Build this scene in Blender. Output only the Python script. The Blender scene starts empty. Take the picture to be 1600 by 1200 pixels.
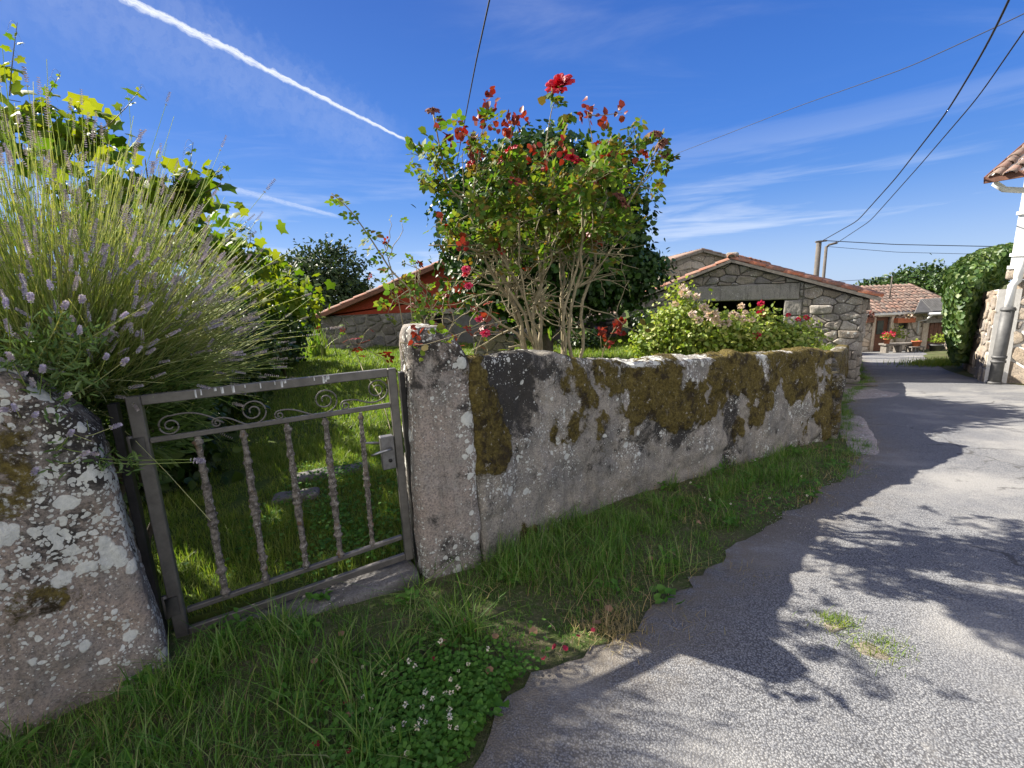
import bpy, math, random
import numpy as np
from mathutils import Vector, Matrix
rng = np.random.default_rng(7)
random.seed(7)
S = bpy.context.scene
COL = S.collection
A = np.array
# ------------------------------------------------------------------ camera maths
F, H = 700.0, 1.6
_n = A([152., 3572., F]); DOWN = _n/np.linalg.norm(_n)
_f = A([0, 0, 1.]); FH = _f-DOWN*_f.dot(DOWN); FH /= np.linalg.norm(FH)
RT = np.cross(DOWN, FH)
def ray(px, py):
    d = A([px-800., py-600., F]); return A([d.dot(RT), d.dot(FH), -d.dot(DOWN)])
def at(px, py, y):                       # point of the place seen at a photo pixel, at distance y
    r = ray(px, py); return A([0, 0, H])+r*(y/r[1])
def proj(p):
    p = np.asarray(p, float)-[0, 0, H]; c = RT*p[0]+FH*p[1]-DOWN*p[2]
    return 800+F*c[0]/c[2], 600+F*c[1]/c[2]
def zr(y):
    y = np.asarray(y, float); return -0.095*np.clip(y-1.9, 0, 25.5)-0.01*np.clip(y-27.4, 0, 1e9)
def gp(px, py):
    t = np.linspace(.5, 60, 12000); r = ray(px, py); z = H+r[2]/r[1]*t
    i = int(np.argmax(z < zr(t))); return A([r[0]/r[1]*t[i], t[i], z[i]])
# ------------------------------------------------------------------ noise
_T = np.random.default_rng(3).random((32, 32, 32))
def vnoise(p):
    p = np.asarray(p, float); i = np.floor(p).astype(int); f = p-i; f = f*f*(3-2*f)
    i0 = i % 32; i1 = (i+1) % 32
    x0, y0, z0 = i0[:, 0], i0[:, 1], i0[:, 2]; x1, y1, z1 = i1[:, 0], i1[:, 1], i1[:, 2]
    fx, fy, fz = f[:, 0], f[:, 1], f[:, 2]
    def lx(y, z): return _T[x0, y, z]*(1-fx)+_T[x1, y, z]*fx
    a = lx(y0, z0)*(1-fy)+lx(y1, z0)*fy; b = lx(y0, z1)*(1-fy)+lx(y1, z1)*fy
    return a*(1-fz)+b*fz
def fbm(p, o=4):
    p = np.asarray(p, float); s = 0; a = .5
    for k in range(o):
        s = s+a*(vnoise(p*2**k+17.3*k)-.5)*2; a *= .5
    return s
# ------------------------------------------------------------------ mesh building
class MB:
    def __init__(s): s.v = []; s.f = []; s.n = 0; s.at = []
    def add(s, v, f, att=None):
        v = np.asarray(v, float).reshape(-1, 3)
        for q in (f if isinstance(f, list) else [f]):
            q = np.asarray(q, int)
            if q.ndim == 1: q = q[None]
            s.f.append(q+s.n)
        s.v.append(v); s.n += len(v); s.at.append(att); return s
    def verts(s): return np.concatenate(s.v)
    def box(s, c, u, v, w, bev=0.0):     # centre and three half-axis vectors, edges bevelled
        c, u, v, w = map(lambda q: np.asarray(q, float), (c, u, v, w))
        if bev <= 0:
            P = [c+a*u+b*v+d*w for a in (-1, 1) for b in (-1, 1) for d in (-1, 1)]
            return s.add(P, [[0, 1, 3, 2], [4, 6, 7, 5], [0, 4, 5, 1], [2, 3, 7, 6], [0, 2, 6, 4], [1, 5, 7, 3]])
        lu, lv, lw = map(np.linalg.norm, (u, v, w)); bu, bv, bw = 1-min(.9, bev/lu), 1-min(.9, bev/lv), 1-min(.9, bev/lw)
        P = []; ix = {}
        for a in (-1, 1):
            for b in (-1, 1):
                for d in (-1, 1):
                    for k, (x, y, z) in enumerate(((1, bv, bw), (bu, 1, bw), (bu, bv, 1))):
                        ix[a, b, d, k] = len(P); P.append(c+a*x*u+b*y*v+d*z*w)
        fs = []
        for a in (-1, 1):
            fs.append([ix[a, -1, -1, 0], ix[a, 1, -1, 0], ix[a, 1, 1, 0], ix[a, -1, 1, 0]][::a])
            fs.append([ix[-1, a, -1, 1], ix[-1, a, 1, 1], ix[1, a, 1, 1], ix[1, a, -1, 1]][::a])
            fs.append([ix[-1, -1, a, 2], ix[1, -1, a, 2], ix[1, 1, a, 2], ix[-1, 1, a, 2]][::a])
        for a in (-1, 1):
            for b in (-1, 1):
                fs.append([ix[a, b, -1, 0], ix[a, b, 1, 0], ix[a, b, 1, 1], ix[a, b, -1, 1]])
                fs.append([ix[a, -1, b, 0], ix[a, 1, b, 0], ix[a, 1, b, 2], ix[a, -1, b, 2]])
                fs.append([ix[-1, a, b, 1], ix[1, a, b, 1], ix[1, a, b, 2], ix[-1, a, b, 2]])
        tr = [[ix[a, b, d, 0], ix[a, b, d, 1], ix[a, b, d, 2]] for a in (-1, 1) for b in (-1, 1) for d in (-1, 1)]
        return s.add(P, [A(fs), A(tr)])
    def bar(s, p, q, up, w, t, bev=.002):  # flat bar from p to q; w across 'up', t the other way
        p, q, up = map(lambda a: np.asarray(a, float), (p, q, up)); d = q-p; L = np.linalg.norm(d); d /= L
        up = up-d*up.dot(d); up /= np.linalg.norm(up); sd = np.cross(d, up)
        return s.box((p+q)/2, d*L/2, up*w/2, sd*t/2, bev)
    def tube(s, path, r, sides=8, cap=True):
        tubes(s, np.asarray(path, float)[None], np.broadcast_to(np.asarray(r, float), (len(path),))[None], sides, cap); return s
    def build(s, name, mat, parent=None, origin=None, smooth=True, attrs=None):
        v = s.verts(); root = parent
        while root is not None and root.parent is not None: root = root.parent
        if root is not None: o3 = A(root.location)
        elif origin is not None: o3 = A(origin, float)
        else: o3 = A([(v[:, 0].min()+v[:, 0].max())/2, (v[:, 1].min()+v[:, 1].max())/2, v[:, 2].min()])
        me = bpy.data.meshes.new(name); v = v-o3
        tot = np.concatenate([np.full(len(q), q.shape[1]) for q in s.f]); lp = np.concatenate([q.ravel() for q in s.f])
        me.vertices.add(len(v)); me.vertices.foreach_set('co', v.astype(np.float32).ravel())
        me.loops.add(len(lp)); me.loops.foreach_set('vertex_index', lp.astype(np.int32))
        st = np.zeros(len(tot), np.int32); st[1:] = np.cumsum(tot)[:-1]
        me.polygons.add(len(tot)); me.polygons.foreach_set('loop_start', st)
        try: me.polygons.foreach_set('loop_total', tot.astype(np.int32))
        except Exception: pass
        me.update(calc_edges=True); me.validate()
        me.polygons.foreach_set('use_smooth', np.full(len(me.polygons), bool(smooth)))
        for k, arr in (attrs or {}).items():
            a = me.attributes.new(k, 'FLOAT', 'POINT'); a.data.foreach_set('value', np.asarray(arr, np.float32))
        me.materials.append(mat)
        o = bpy.data.objects.new(name, me); COL.objects.link(o)
        if parent is None: o.location = o3
        else: o.parent = parent
        return o
def nrm(a): return a/np.maximum(np.linalg.norm(a, axis=-1, keepdims=True), 1e-9)
def tubes(mb, P, R, sides=5, cap=False):  # many tubes at once: P (S,N,3), R (S,N)
    P = np.asarray(P, float); S_, N, _ = P.shape
    T = nrm(np.gradient(P, axis=1)); ref = np.where(np.abs(nrm(P[:, -1]-P[:, 0])[:, None, 2:3]) > .8, A([1., 0, 0]), A([0, 0, 1.]))
    X = nrm(np.cross(T, np.broadcast_to(ref, T.shape))); Y = np.cross(T, X)
    a = np.arange(sides)/sides*2*np.pi
    V = P[:, :, None]+R[:, :, None, None]*(X[:, :, None]*np.cos(a)[:, None]+Y[:, :, None]*np.sin(a)[:, None])
    b = (np.arange(S_)*N*sides)[:, None, None]; i = (np.arange(N-1)*sides)[None, :, None]; j = np.arange(sides)[None, None]; k = (j+1) % sides
    q = np.stack([b+i+j, b+i+k, b+i+sides+k, b+i+sides+j], -1).reshape(-1, 4)
    fs = [q]
    if cap:
        e = np.arange(sides); fs += [np.stack([b.ravel()+x for x in e[::-1]], -1), np.stack([b.ravel()+(N-1)*sides+x for x in e], -1)]
    mb.add(V.reshape(-1, 3), fs)
def scatter(mb, T, TF, pos, X, Y, Z, sc):  # template leaf: columns mapped on X, Y, Z
    T = np.asarray(T, float); n, k = len(pos), len(T); sc = np.broadcast_to(np.asarray(sc, float), (n,))
    V = pos[:, None]+sc[:, None, None]*(X[:, None]*T[None, :, :1]+Y[:, None]*T[None, :, 1:2]+Z[:, None]*T[None, :, 2:3])
    off = (np.arange(n)*k)[:, None, None]
    mb.add(V.reshape(-1, 3), [(off+np.asarray(q)[None]).reshape(-1, np.asarray(q).shape[-1]) for q in TF])
def basis(d, nn):                        # leaf axis d, approximate normal nn
    Y = nrm(d); X = nrm(np.cross(Y, nn)); return X, Y, np.cross(X, Y)
def rdir(n, r=rng): return nrm(r.normal(size=(n, 3)))
LEAF = A([[0, 0, 0], [.26, .3, .07], [.24, .68, .06], [0, 1, -.06], [-.24, .68, .06], [-.26, .3, .07]]); LEAF_F = [A([[0, 1, 2, 3], [0, 3, 4, 5]])]
WIDE = A([[0, 0, 0], [.42, .25, .08], [.36, .66, .07], [0, 1, -.1], [-.36, .66, .07], [-.42, .25, .08]])
def compound():                          # a rose leaf: five leaflets on a stalk
    V = []; Fq = []
    for (x, y, ang, s) in ((0, .55, 0, .5), (.05, .5, -62, .42), (-.05, .5, 62, .42), (.04, .22, -70, .36), (-.04, .22, 70, .36)):
        c, sn = math.cos(math.radians(ang)), math.sin(math.radians(ang)); b = len(V)
        for p in LEAF*A([1.25, 1, 1]): V.append([x+s*(c*p[0]-sn*p[1]), y+s*(sn*p[0]+c*p[1]), s*p[2]-.12*y*y])
        Fq += [[b, b+1, b+2, b+3], [b, b+3, b+4, b+5]]
    return A(V), [A(Fq)]
ROSELEAF, ROSELEAF_F = compound()
def vine_leaf():
    o = [(0, .12), (.28, -.05), (.52, .12), (.44, .33), (.62, .55), (.36, .62), (.2, .72), (0, 1.05), (-.2, .72), (-.36, .62), (-.62, .55), (-.44, .33), (-.52, .12), (-.28, -.05)]
    V = [[0, .35, .06]]+[[x, y, -.1*(x*x+(y-.4)**2)*2] for x, y in o]
    return A(V), [A([[0, 1+i, 1+(i+1) % 14] for i in range(14)])]
VLEAF, VLEAF_F = vine_leaf()
# ------------------------------------------------------------------ things and tags
def tag(o, label, cat, group=None, kind=None):
    if label: o['label'] = label
    if cat: o['category'] = cat
    if group: o['group'] = group
    if kind: o['kind'] = kind
    return o
def thing(name, loc, label, cat, group=None):
    o = bpy.data.objects.new(name, None); o.empty_display_size = .1; COL.objects.link(o); o.location = loc
    return tag(o, label, cat, group)
# ------------------------------------------------------------------ materials
def nd(nt, typ, inp=None, **pr):
    n = nt.nodes.new('ShaderNode'+typ)
    for k, v in pr.items(): setattr(n, k, v)
    for k, v in (inp or {}).items():
        if isinstance(v, bpy.types.NodeSocket): nt.links.new(v, n.inputs[k])
        else:
            if isinstance(v, tuple) and len(v) == 3 and n.inputs[k].type == 'RGBA': v = v+(1,)
            n.inputs[k].default_value = v
    return n
def mixc(nt, fac, a, b, blend='MIX'): return nd(nt, 'Mix', {0: fac, 6: a, 7: b}, data_type='RGBA', blend_type=blend).outputs[2]
def mth(nt, op, a, b=0.0, c=0.0): return nd(nt, 'Math', {0: a, 1: b, 2: c}, operation=op).outputs[0]
def mr(nt, v, lo, hi, a=0.0, b=1.0): return nd(nt, 'MapRange', {0: v, 1: lo, 2: hi, 3: a, 4: b}, interpolation_type='SMOOTHSTEP').outputs[0]
def noise(nt, vec, scale, det=4.0, rough=.55, dist=0.0): return nd(nt, 'TexNoise', {'Vector': vec, 'Scale': scale, 'Detail': det, 'Roughness': rough, 'Distortion': dist}).outputs['Fac']
def voro(nt, vec, scale, out='Distance', feature='F1', rnd=1.0): return nd(nt, 'TexVoronoi', {'Vector': vec, 'Scale': scale, 'Randomness': rnd}, feature=feature).outputs[out]
def attr(nt, name): return nd(nt, 'Attribute', attribute_name=name).outputs['Fac']
def ramp(nt, v, stops, interp='LINEAR'):
    n = nd(nt, 'ValToRGB', {0: v}); cr = n.color_ramp; cr.interpolation = interp
    while len(cr.elements) < len(stops): cr.elements.new(.5)
    for e, (p, c) in zip(cr.elements, stops): e.position = p; e.color = tuple(c)+(1,)
    return n.outputs[0]
def newmat(name):
    m = bpy.data.materials.new(name); m.use_nodes = True; nt = m.node_tree; nt.nodes.clear()
    out = nd(nt, 'OutputMaterial'); bs = nd(nt, 'BsdfPrincipled'); nt.links.new(bs.outputs[0], out.inputs[0])
    return m, nt, bs, out
def bump(nt, bs, h, strength=.5, dist=.01):
    b = nd(nt, 'Bump', {'Height': h, 'Strength': strength, 'Distance': dist}); nt.links.new(b.outputs[0], bs.inputs['Normal'])
def setin(nt, bs, k, v):
    if isinstance(v, bpy.types.NodeSocket): nt.links.new(v, bs.inputs[k])
    else: bs.inputs[k].default_value = (v+(1,)) if isinstance(v, tuple) and len(v) == 3 else v
def leafmat(name, cols, trans=.35, rough=.55, tint=(1.25, 1.3, .5), spec=.4):
    m, nt, bs, out = newmat(name)
    g = nd(nt, 'NewGeometry'); co = nd(nt, 'TexCoord').outputs['Object']
    c = ramp(nt, g.outputs['Random Per Island'], [(i/(len(cols)-1), q) for i, q in enumerate(cols)])
    c = mixc(nt, mr(nt, noise(nt, co, 9.0, 2), .35, .65, 0, .35), c, mixc(nt, 1.0, c, (1.35, 1.2, .6), 'MULTIPLY'))
    setin(nt, bs, 'Base Color', c); setin(nt, bs, 'Roughness', rough); setin(nt, bs, 'Specular IOR Level', spec)
    tr = nd(nt, 'BsdfTranslucent', {'Color': mixc(nt, 1.0, c, tuple(tint), 'MULTIPLY')})
    mx = nd(nt, 'MixShader', {0: trans, 1: bs.outputs[0], 2: tr.outputs[0]}); nt.links.new(mx.outputs[0], out.inputs[0])
    return m
def stonemat(name, c1, c2, lichen=.3, dark=.3, attrs=False, grain=55., isl=0.0, bstr=.6, mosscol=(.062, .046, .014)):
    m, nt, bs, out = newmat(name); co = nd(nt, 'TexCoord').outputs['Object']
    base = mixc(nt, mr(nt, noise(nt, co, 3.2, 5, .65), .35, .65), c1, c2)
    if isl:
        g = nd(nt, 'NewGeometry').outputs['Random Per Island']
        base = mixc(nt, isl, base, mixc(nt, 1.0, base, ramp(nt, g, [(0, (.55, .55, .58)), (.35, (1., .96, .9)), (.7, (.85, .72, .58)), (1, (1.4, 1.35, 1.28))]), 'MULTIPLY'))
    gr = noise(nt, co, grain*1.5, 4, .75); sp = voro(nt, co, grain*1.6)
    base = mixc(nt, mr(nt, gr, .42, .66, 0, .72), base, (.085, .075, .07)); base = mixc(nt, mr(nt, sp, .05, .22, .35, 0), base, (.62, .58, .54))
    big = noise(nt, co, 1.7, 5, .6); dn = noise(nt, co, 6., 8, .78, .4); h = mth(nt, 'ADD', mth(nt, 'MULTIPLY', gr, .5), noise(nt, co, 14., 5, .7))
    dk = mth(nt, 'ADD', mth(nt, 'MULTIPLY', dn, .7), mth(nt, 'MULTIPLY', big, .3)); stv = nd(nt, 'Mapping', {'Vector': co, 'Scale': (9., 9., 1.1)}).outputs[0]
    base = mixc(nt, mr(nt, noise(nt, stv, 1.6, 6, .7), .5, .72, 0, .6), base, (.085, .08, .07)); base = mixc(nt, mr(nt, noise(nt, stv, 1.1, 5, .7), .56, .72, 0, .4), base, (.42, .40, .35))
    if attrs: dk = mth(nt, 'ADD', dk, mth(nt, 'MULTIPLY', attr(nt, 'dark'), .26))
    base = mixc(nt, mr(nt, dk, .66-.2*dark, .76-.2*dark, 0, .92), base, (.026, .024, .022))
    wv = nd(nt, 'VectorMath', {0: co, 1: nd(nt, 'VectorMath', {0: nd(nt, 'TexNoise', {'Vector': co, 'Scale': 12., 'Detail': 4.}).outputs['Color'], 1: (.05, .05, .05)}, operation='MULTIPLY').outputs[0]}, operation='ADD').outputs[0]
    lm = 0.0; amt = mr(nt, noise(nt, co, 2.3, 3), .38, .62)
    if attrs: amt = mth(nt, 'ADD', mth(nt, 'MULTIPLY', amt, .6), attr(nt, 'lichen'))
    for sc, th in ((9., .30), (17., .33), (36., .36), (80., .42)):
        vn = nd(nt, 'TexVoronoi', {'Vector': wv, 'Scale': sc}); rs = mr(nt, nd(nt, 'SeparateColor', {0: vn.outputs['Color']}).outputs[0], .35, 1.0, 0.0, 1.7)
        d = mth(nt, 'SUBTRACT', mth(nt, 'MULTIPLY', mth(nt, 'MULTIPLY', amt, rs), lichen*1.5*th), vn.outputs['Distance']); l = mr(nt, d, -.02, .03); lm = mth(nt, 'MAXIMUM', l, lm)
    lc = mixc(nt, noise(nt, co, 60., 3), (.36, .37, .34), (.72, .72, .66)); base = mixc(nt, mth(nt, 'MULTIPLY', lm, .9), base, lc)
    h = mth(nt, 'ADD', h, mth(nt, 'MULTIPLY', lm, .15))
    if attrs:
        mn = mth(nt, 'ADD', attr(nt, 'moss'), mth(nt, 'MULTIPLY', mth(nt, 'SUBTRACT', noise(nt, co, 13., 8, .8, .5), .5), 2.2)); mk = mr(nt, mn, .38, .62)
        mc = mixc(nt, mr(nt, noise(nt, co, 45., 4, .7), .3, .7), mosscol, (.16, .125, .036)); mc = mixc(nt, mr(nt, noise(nt, co, 7., 5, .7), .48, .62), mc, (.035, .026, .014)); mc = mixc(nt, mr(nt, noise(nt, co, 26., 4, .7), .60, .70), mc, (.30, .28, .24))
        base = mixc(nt, mk, base, mc); h = mth(nt, 'ADD', h, mth(nt, 'MULTIPLY', mk, mth(nt, 'ADD', noise(nt, co, 110., 3, .8), .4)))
    setin(nt, bs, 'Base Color', base); setin(nt, bs, 'Roughness', .92); setin(nt, bs, 'Specular IOR Level', .2); bump(nt, bs, h, bstr, .02)
    return m
def plain(name, c1, c2, scale=8., rough=.6, metal=0.0, bstr=.1, bdist=.004, spec=.4):
    m, nt, bs, out = newmat(name); co = nd(nt, 'TexCoord').outputs['Object']
    n1 = noise(nt, co, scale, 6, .65); setin(nt, bs, 'Base Color', mixc(nt, mr(nt, n1, .3, .7), c1, c2))
    setin(nt, bs, 'Roughness', mth(nt, 'ADD', rough-.1, mth(nt, 'MULTIPLY', n1, .2))); setin(nt, bs, 'Metallic', metal); setin(nt, bs, 'Specular IOR Level', spec)
    bump(nt, bs, noise(nt, co, scale*6, 4, .7), bstr, bdist); return m
def tilemat(name, cols):
    m, nt, bs, out = newmat(name); co = nd(nt, 'TexCoord').outputs['Object']; g = nd(nt, 'NewGeometry').outputs['Random Per Island']
    c = ramp(nt, g, [(i/(len(cols)-1), q) for i, q in enumerate(cols)])
    c = mixc(nt, mr(nt, noise(nt, co, 6., 6, .7), .38, .66, 0, .75), c, (.13, .11, .09)); c = mixc(nt, mr(nt, noise(nt, co, 22., 4, .7), .58, .7, 0, .6), c, (.42, .38, .31))
    setin(nt, bs, 'Base Color', c); setin(nt, bs, 'Roughness', .85); bump(nt, bs, noise(nt, co, 40., 4), .4, .01); return m
M = {}
M['wall'] = stonemat('mossy_granite', (.325, .29, .24), (.20, .19, .17), .55, .72, True)
M['post'] = stonemat('lichened_granite', (.315, .25, .20), (.215, .195, .175), .75, .55, True)
M['pillar'] = stonemat('pink_granite', (.34, .28, .235), (.25, .23, .205), .5, .7, True)
M['rubble'] = stonemat('rubble_granite', (.34, .32, .29), (.26, .245, .23), .35, .25, False, 40., .8)
M['rubble_dark'] = stonemat('dark_rubble', (.17, .165, .16), (.11, .11, .11), .2, .2, False, 40., .7)
M['rubble_pale'] = stonemat('pale_rubble', (.60, .54, .45), (.48, .42, .34), .25, .05, False, 30., .7)
M['field'] = stonemat('tan_field_stone', (.40, .345, .28), (.32, .295, .265), .2, .08, False, 30., .8)
M['ashlar'] = stonemat('ashlar_granite', (.33, .315, .29), (.27, .26, .245), .2, .05, False, 45., .5, .4)
M['mortar'] = plain('earth_mortar', (.215, .20, .175), (.13, .12, .105), 9., .95, 0, .6, .02)
M['mortar_white'] = plain('white_mortar', (.72, .70, .66), (.60, .58, .54), 9., .9, 0, .4, .01)
M['step'] = stonemat('step_stone', (.17, .165, .16), (.11, .105, .10), .25, .2, False, 40.)
M['iron'] = plain('painted_iron', (.095, .088, .08), (.15, .14, .125), 14., .5, .35, .15, .002)
M['jamb'] = plain('black_jamb_steel', (.012, .012, .012), (.03, .027, .025), 14., .6, .2, .2, .002)
M['lock'] = plain('grey_lock_plate', (.20, .195, .19), (.13, .125, .12), 25., .5, .6, .1, .001)
M['bright'] = plain('worn_steel', (.34, .34, .34), (.2, .2, .2), 30., .35, .9, .1, .001)
M['hole'] = plain('dark_interior', (.006, .006, .006), (.012, .011, .010), 3., .95, 0, .1, .01, .1)
M['red'] = plain('red_plaster', (.235, .038, .018), (.17, .03, .017), 2.2, .9, 0, .25, .01, .2)
M['white'] = plain('white_paint', (.80, .80, .78), (.72, .72, .71), 3., .5, 0, .05)
M['wood'] = plain('brown_door_wood', (.16, .065, .035), (.09, .04, .025), 10., .7)
M['greywood'] = plain('weathered_wood', (.20, .18, .155), (.12, .105, .09), 12., .85, 0, .4, .01)
M['pole'] = plain('pole_wood', (.085, .075, .065), (.13, .115, .10), 6., .85, 0, .3, .01)
M['wire'] = plain('cable_black', (.012, .012, .014), (.02, .02, .022), 5., .6)
M['castiron'] = plain('cast_iron_grey', (.13, .13, .128), (.085, .085, .085), 6., .6, .2, .2, .004)
M['glass'] = plain('window_glass', (.03, .035, .04), (.05, .055, .06), 2., .08, 0, 0.02, .001, .6)
M['terra'] = plain('terracotta_pot', (.42, .14, .06), (.34, .10, .05), 12., .8)
M['slate'] = plain('grey_sheet_roof', (.12, .118, .115), (.085, .083, .08), 5., .8)
TC = [(.25, .085, .045), (.34, .125, .065), (.21, .09, .055), (.38, .17, .10), (.16, .08, .055), (.42, .13, .055)]
M['tile'] = tilemat('clay_roof_tile', TC)
M['tile_grey'] = tilemat('weathered_roof_tile', [(.20, .13, .10), (.27, .155, .115), (.30, .20, .155), (.16, .12, .10), (.23, .12, .085)])
M['grass'] = leafmat('grass_blade', [(.05, .13, .016), (.08, .19, .022), (.13, .24, .035), (.24, .30, .10), (.06, .17, .02), (.10, .22, .03), (.11, .23, .045), (.26, .28, .13)], .4, .5, (1.1, 1.3, .65))
M['lawn'] = leafmat('lawn_blade', [(.08, .16, .018), (.12, .20, .022), (.18, .23, .035), (.24, .27, .07), (.12, .22, .03)], .4, .55, (1.15, 1.3, .55))
M['dry'] = leafmat('dry_grass_blade', [(.30, .23, .10), (.38, .29, .15), (.20, .18, .06), (.42, .34, .2)], .25, .6, (1.1, 1., .7))
M['clover'] = leafmat('clover_leaf', [(.05, .14, .02), (.075, .19, .03), (.11, .22, .05)], .35, .65, spec=.2)
M['rose'] = leafmat('rose_leaf', [(.05, .115, .018), (.08, .16, .022), (.12, .20, .03), (.18, .22, .04), (.06, .13, .025), (.17, .10, .03), (.06, .13, .02)], .4, .65, spec=.15)
M['young'] = leafmat('young_rose_leaf', [(.20, .018, .014), (.15, .022, .014), (.24, .05, .02), (.11, .016, .012)], .3, .45, (1.2, .7, .6), .3)
M['vine'] = leafmat('vine_leaf', [(.05, .11, .012), (.08, .15, .016), (.13, .19, .02), (.19, .22, .028), (.06, .12, .016)], .42, .6, (1.5, 1.45, .35), .2)
M['dark'] = leafmat('camellia_leaf', [(.012, .036, .008), (.02, .052, .010), (.032, .075, .014), (.05, .10, .02)], .15, .5, spec=.3)
M['ivy'] = leafmat('ivy_leaf', [(.025, .065, .014), (.04, .09, .018), (.07, .13, .026), (.12, .17, .04)], .2, .48, spec=.35)
M['tree'] = leafmat('far_tree_leaf', [(.02, .042, .014), (.032, .06, .018), (.055, .085, .028)], .15, .6)
M['hedge'] = leafmat('hedge_leaf', [(.018, .042, .008), (.03, .065, .012), (.05, .09, .014)], .2, .45)
M['shrub'] = leafmat('pale_shrub_leaf', [(.13, .20, .035), (.18, .26, .05), (.25, .31, .06), (.33, .34, .12)], .4, .5)
M['lav'] = leafmat('lavender_stem', [(.25, .34, .11), (.33, .41, .16), (.44, .49, .25), (.54, .56, .40), (.30, .40, .12), (.22, .32, .10), (.38, .43, .24)], .55, .6, (1.3, 1.25, .5))
M['lavleaf'] = leafmat('lavender_leaf', [(.07, .13, .035), (.11, .19, .05), (.16, .23, .09)], .3, .6)
M['spike'] = leafmat('lavender_floret', [(.22, .19, .25), (.32, .29, .36), (.46, .44, .46), (.16, .14, .16), (.40, .39, .37)], .2, .7, (1.1, 1., 1.1))
M['spikev'] = leafmat('violet_floret', [(.30, .26, .38), (.42, .37, .52), (.55, .52, .58), (.40, .40, .38)], .2, .7, (1.1, 1., 1.1))
M['red_petal'] = leafmat('red_petal', [(.36, .005, .014), (.46, .007, .02), (.26, .004, .012)], .22, .5, (1.1, .5, .6))
M['crimson'] = leafmat('crimson_petal', [(.42, .012, .06), (.55, .03, .10), (.34, .01, .05)], .3, .5, (1.2, .6, .7))
M['petal_dry'] = leafmat('fallen_petal', [(.20, .008, .025), (.28, .012, .04), (.14, .006, .02)], .2, .7, (1., .6, .7))
M['dead'] = leafmat('withered_petal', [(.10, .025, .02), (.15, .05, .03), (.07, .022, .02), (.20, .09, .05)], .1, .8, (1., .8, .7))
M['pale'] = leafmat('pale_blossom', [(.55, .45, .42), (.66, .58, .55), (.50, .38, .30), (.62, .55, .42)], .3, .6, (1.1, 1., .9))
M['wclover'] = leafmat('white_clover_floret', [(.70, .66, .58), (.76, .74, .68), (.6, .5, .42)], .3, .6, (1., 1., .9))
M['dleaf'] = leafmat('dry_leaf', [(.26, .15, .08), (.36, .25, .14), (.20, .11, .06), (.42, .33, .22)], .15, .7, (1., .9, .7))
M['cane'] = plain('rose_cane_bark', (.31, .25, .155), (.17, .15, .08), 18., .75, 0, .4, .004)
M['twig'] = plain('green_twig', (.13, .15, .05), (.17, .11, .06), 18., .7)
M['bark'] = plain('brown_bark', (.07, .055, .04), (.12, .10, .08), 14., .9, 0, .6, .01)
def baluster_mat():
    m, nt, bs, out = newmat('rust_lichen_iron'); co = nd(nt, 'TexCoord').outputs['Object']
    c = mixc(nt, mr(nt, noise(nt, co, 38., 5, .7), .38, .62), (.065, .055, .045), (.21, .185, .155)); c = mixc(nt, mr(nt, noise(nt, co, 90., 3), .58, .7), c, (.38, .37, .33))
    c = mixc(nt, mr(nt, noise(nt, co, 20., 4), .58, .72, 0, .8), c, (.13, .075, .035))
    setin(nt, bs, 'Base Color', c); setin(nt, bs, 'Roughness', .9); bump(nt, bs, noise(nt, co, 120., 5, .8), 1., .006); return m
M['baluster'] = baluster_mat()
def road_mat():
    m, nt, bs, out = newmat('worn_chip_asphalt'); co = nd(nt, 'TexCoord').outputs['Object']
    chip = nd(nt, 'TexVoronoi', {'Vector': co, 'Scale': 135., 'Randomness': 1.0}); ed = chip.outputs['Distance']; cid = nd(nt, 'SeparateColor', {0: chip.outputs['Color']}).outputs[0]
    c = ramp(nt, cid, [(0, (.15, .156, .165)), (.3, (.185, .190, .198)), (.6, (.215, .219, .223)), (.85, (.25, .252, .251)), (1, (.31, .312, .308))])
    c = mixc(nt, mr(nt, ed, .36, .68), c, (.075, .076, .08))
    c = mixc(nt, mr(nt, noise(nt, co, .9, 5, .6), .47, .68, 0, .6), c, (.31, .30, .275)); c = mixc(nt, mr(nt, noise(nt, co, 5., 6, .75), .56, .66, 0, .5), c, (.13, .13, .13)); c = mixc(nt, mr(nt, noise(nt, co, 2.6, 6, .7), .6, .72, 0, .35), c, (.37, .35, .31))
    c = mixc(nt, mr(nt, noise(nt, co, .5, 4, .6), .48, .7, 0, .35), c, (.15, .152, .157)); c = mixc(nt, mth(nt, 'MULTIPLY', attr(nt, 'edge'), mr(nt, noise(nt, co, 7., 5, .7), .3, .55, 0, .8)), c, (.15, .125, .09))
    setin(nt, bs, 'Base Color', c); setin(nt, bs, 'Roughness', .8); setin(nt, bs, 'Specular IOR Level', .35)
    ck = nd(nt, 'VectorMath', {0: co, 1: nd(nt, 'VectorMath', {0: nd(nt, 'TexNoise', {'Vector': co, 'Scale': 3., 'Detail': 5.}).outputs['Color'], 1: (.5, .5, .5)}, operation='MULTIPLY').outputs[0]}, operation='ADD').outputs[0]
    cr_ = mth(nt, 'MULTIPLY', mr(nt, voro(nt, ck, .75, 'Distance', 'DISTANCE_TO_EDGE'), .002, .014, 1, 0), mr(nt, noise(nt, co, .7, 3), .5, .6)); c = mixc(nt, mth(nt, 'MULTIPLY', cr_, .75), c, (.05, .048, .045)); setin(nt, bs, 'Base Color', c)
    h = mth(nt, 'ADD', mth(nt, 'MULTIPLY', mth(nt, 'SUBTRACT', .6, ed), 1.), mth(nt, 'MULTIPLY', cid, .5)); bump(nt, bs, h, .55, .005); return m
M['road'] = road_mat()
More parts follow.
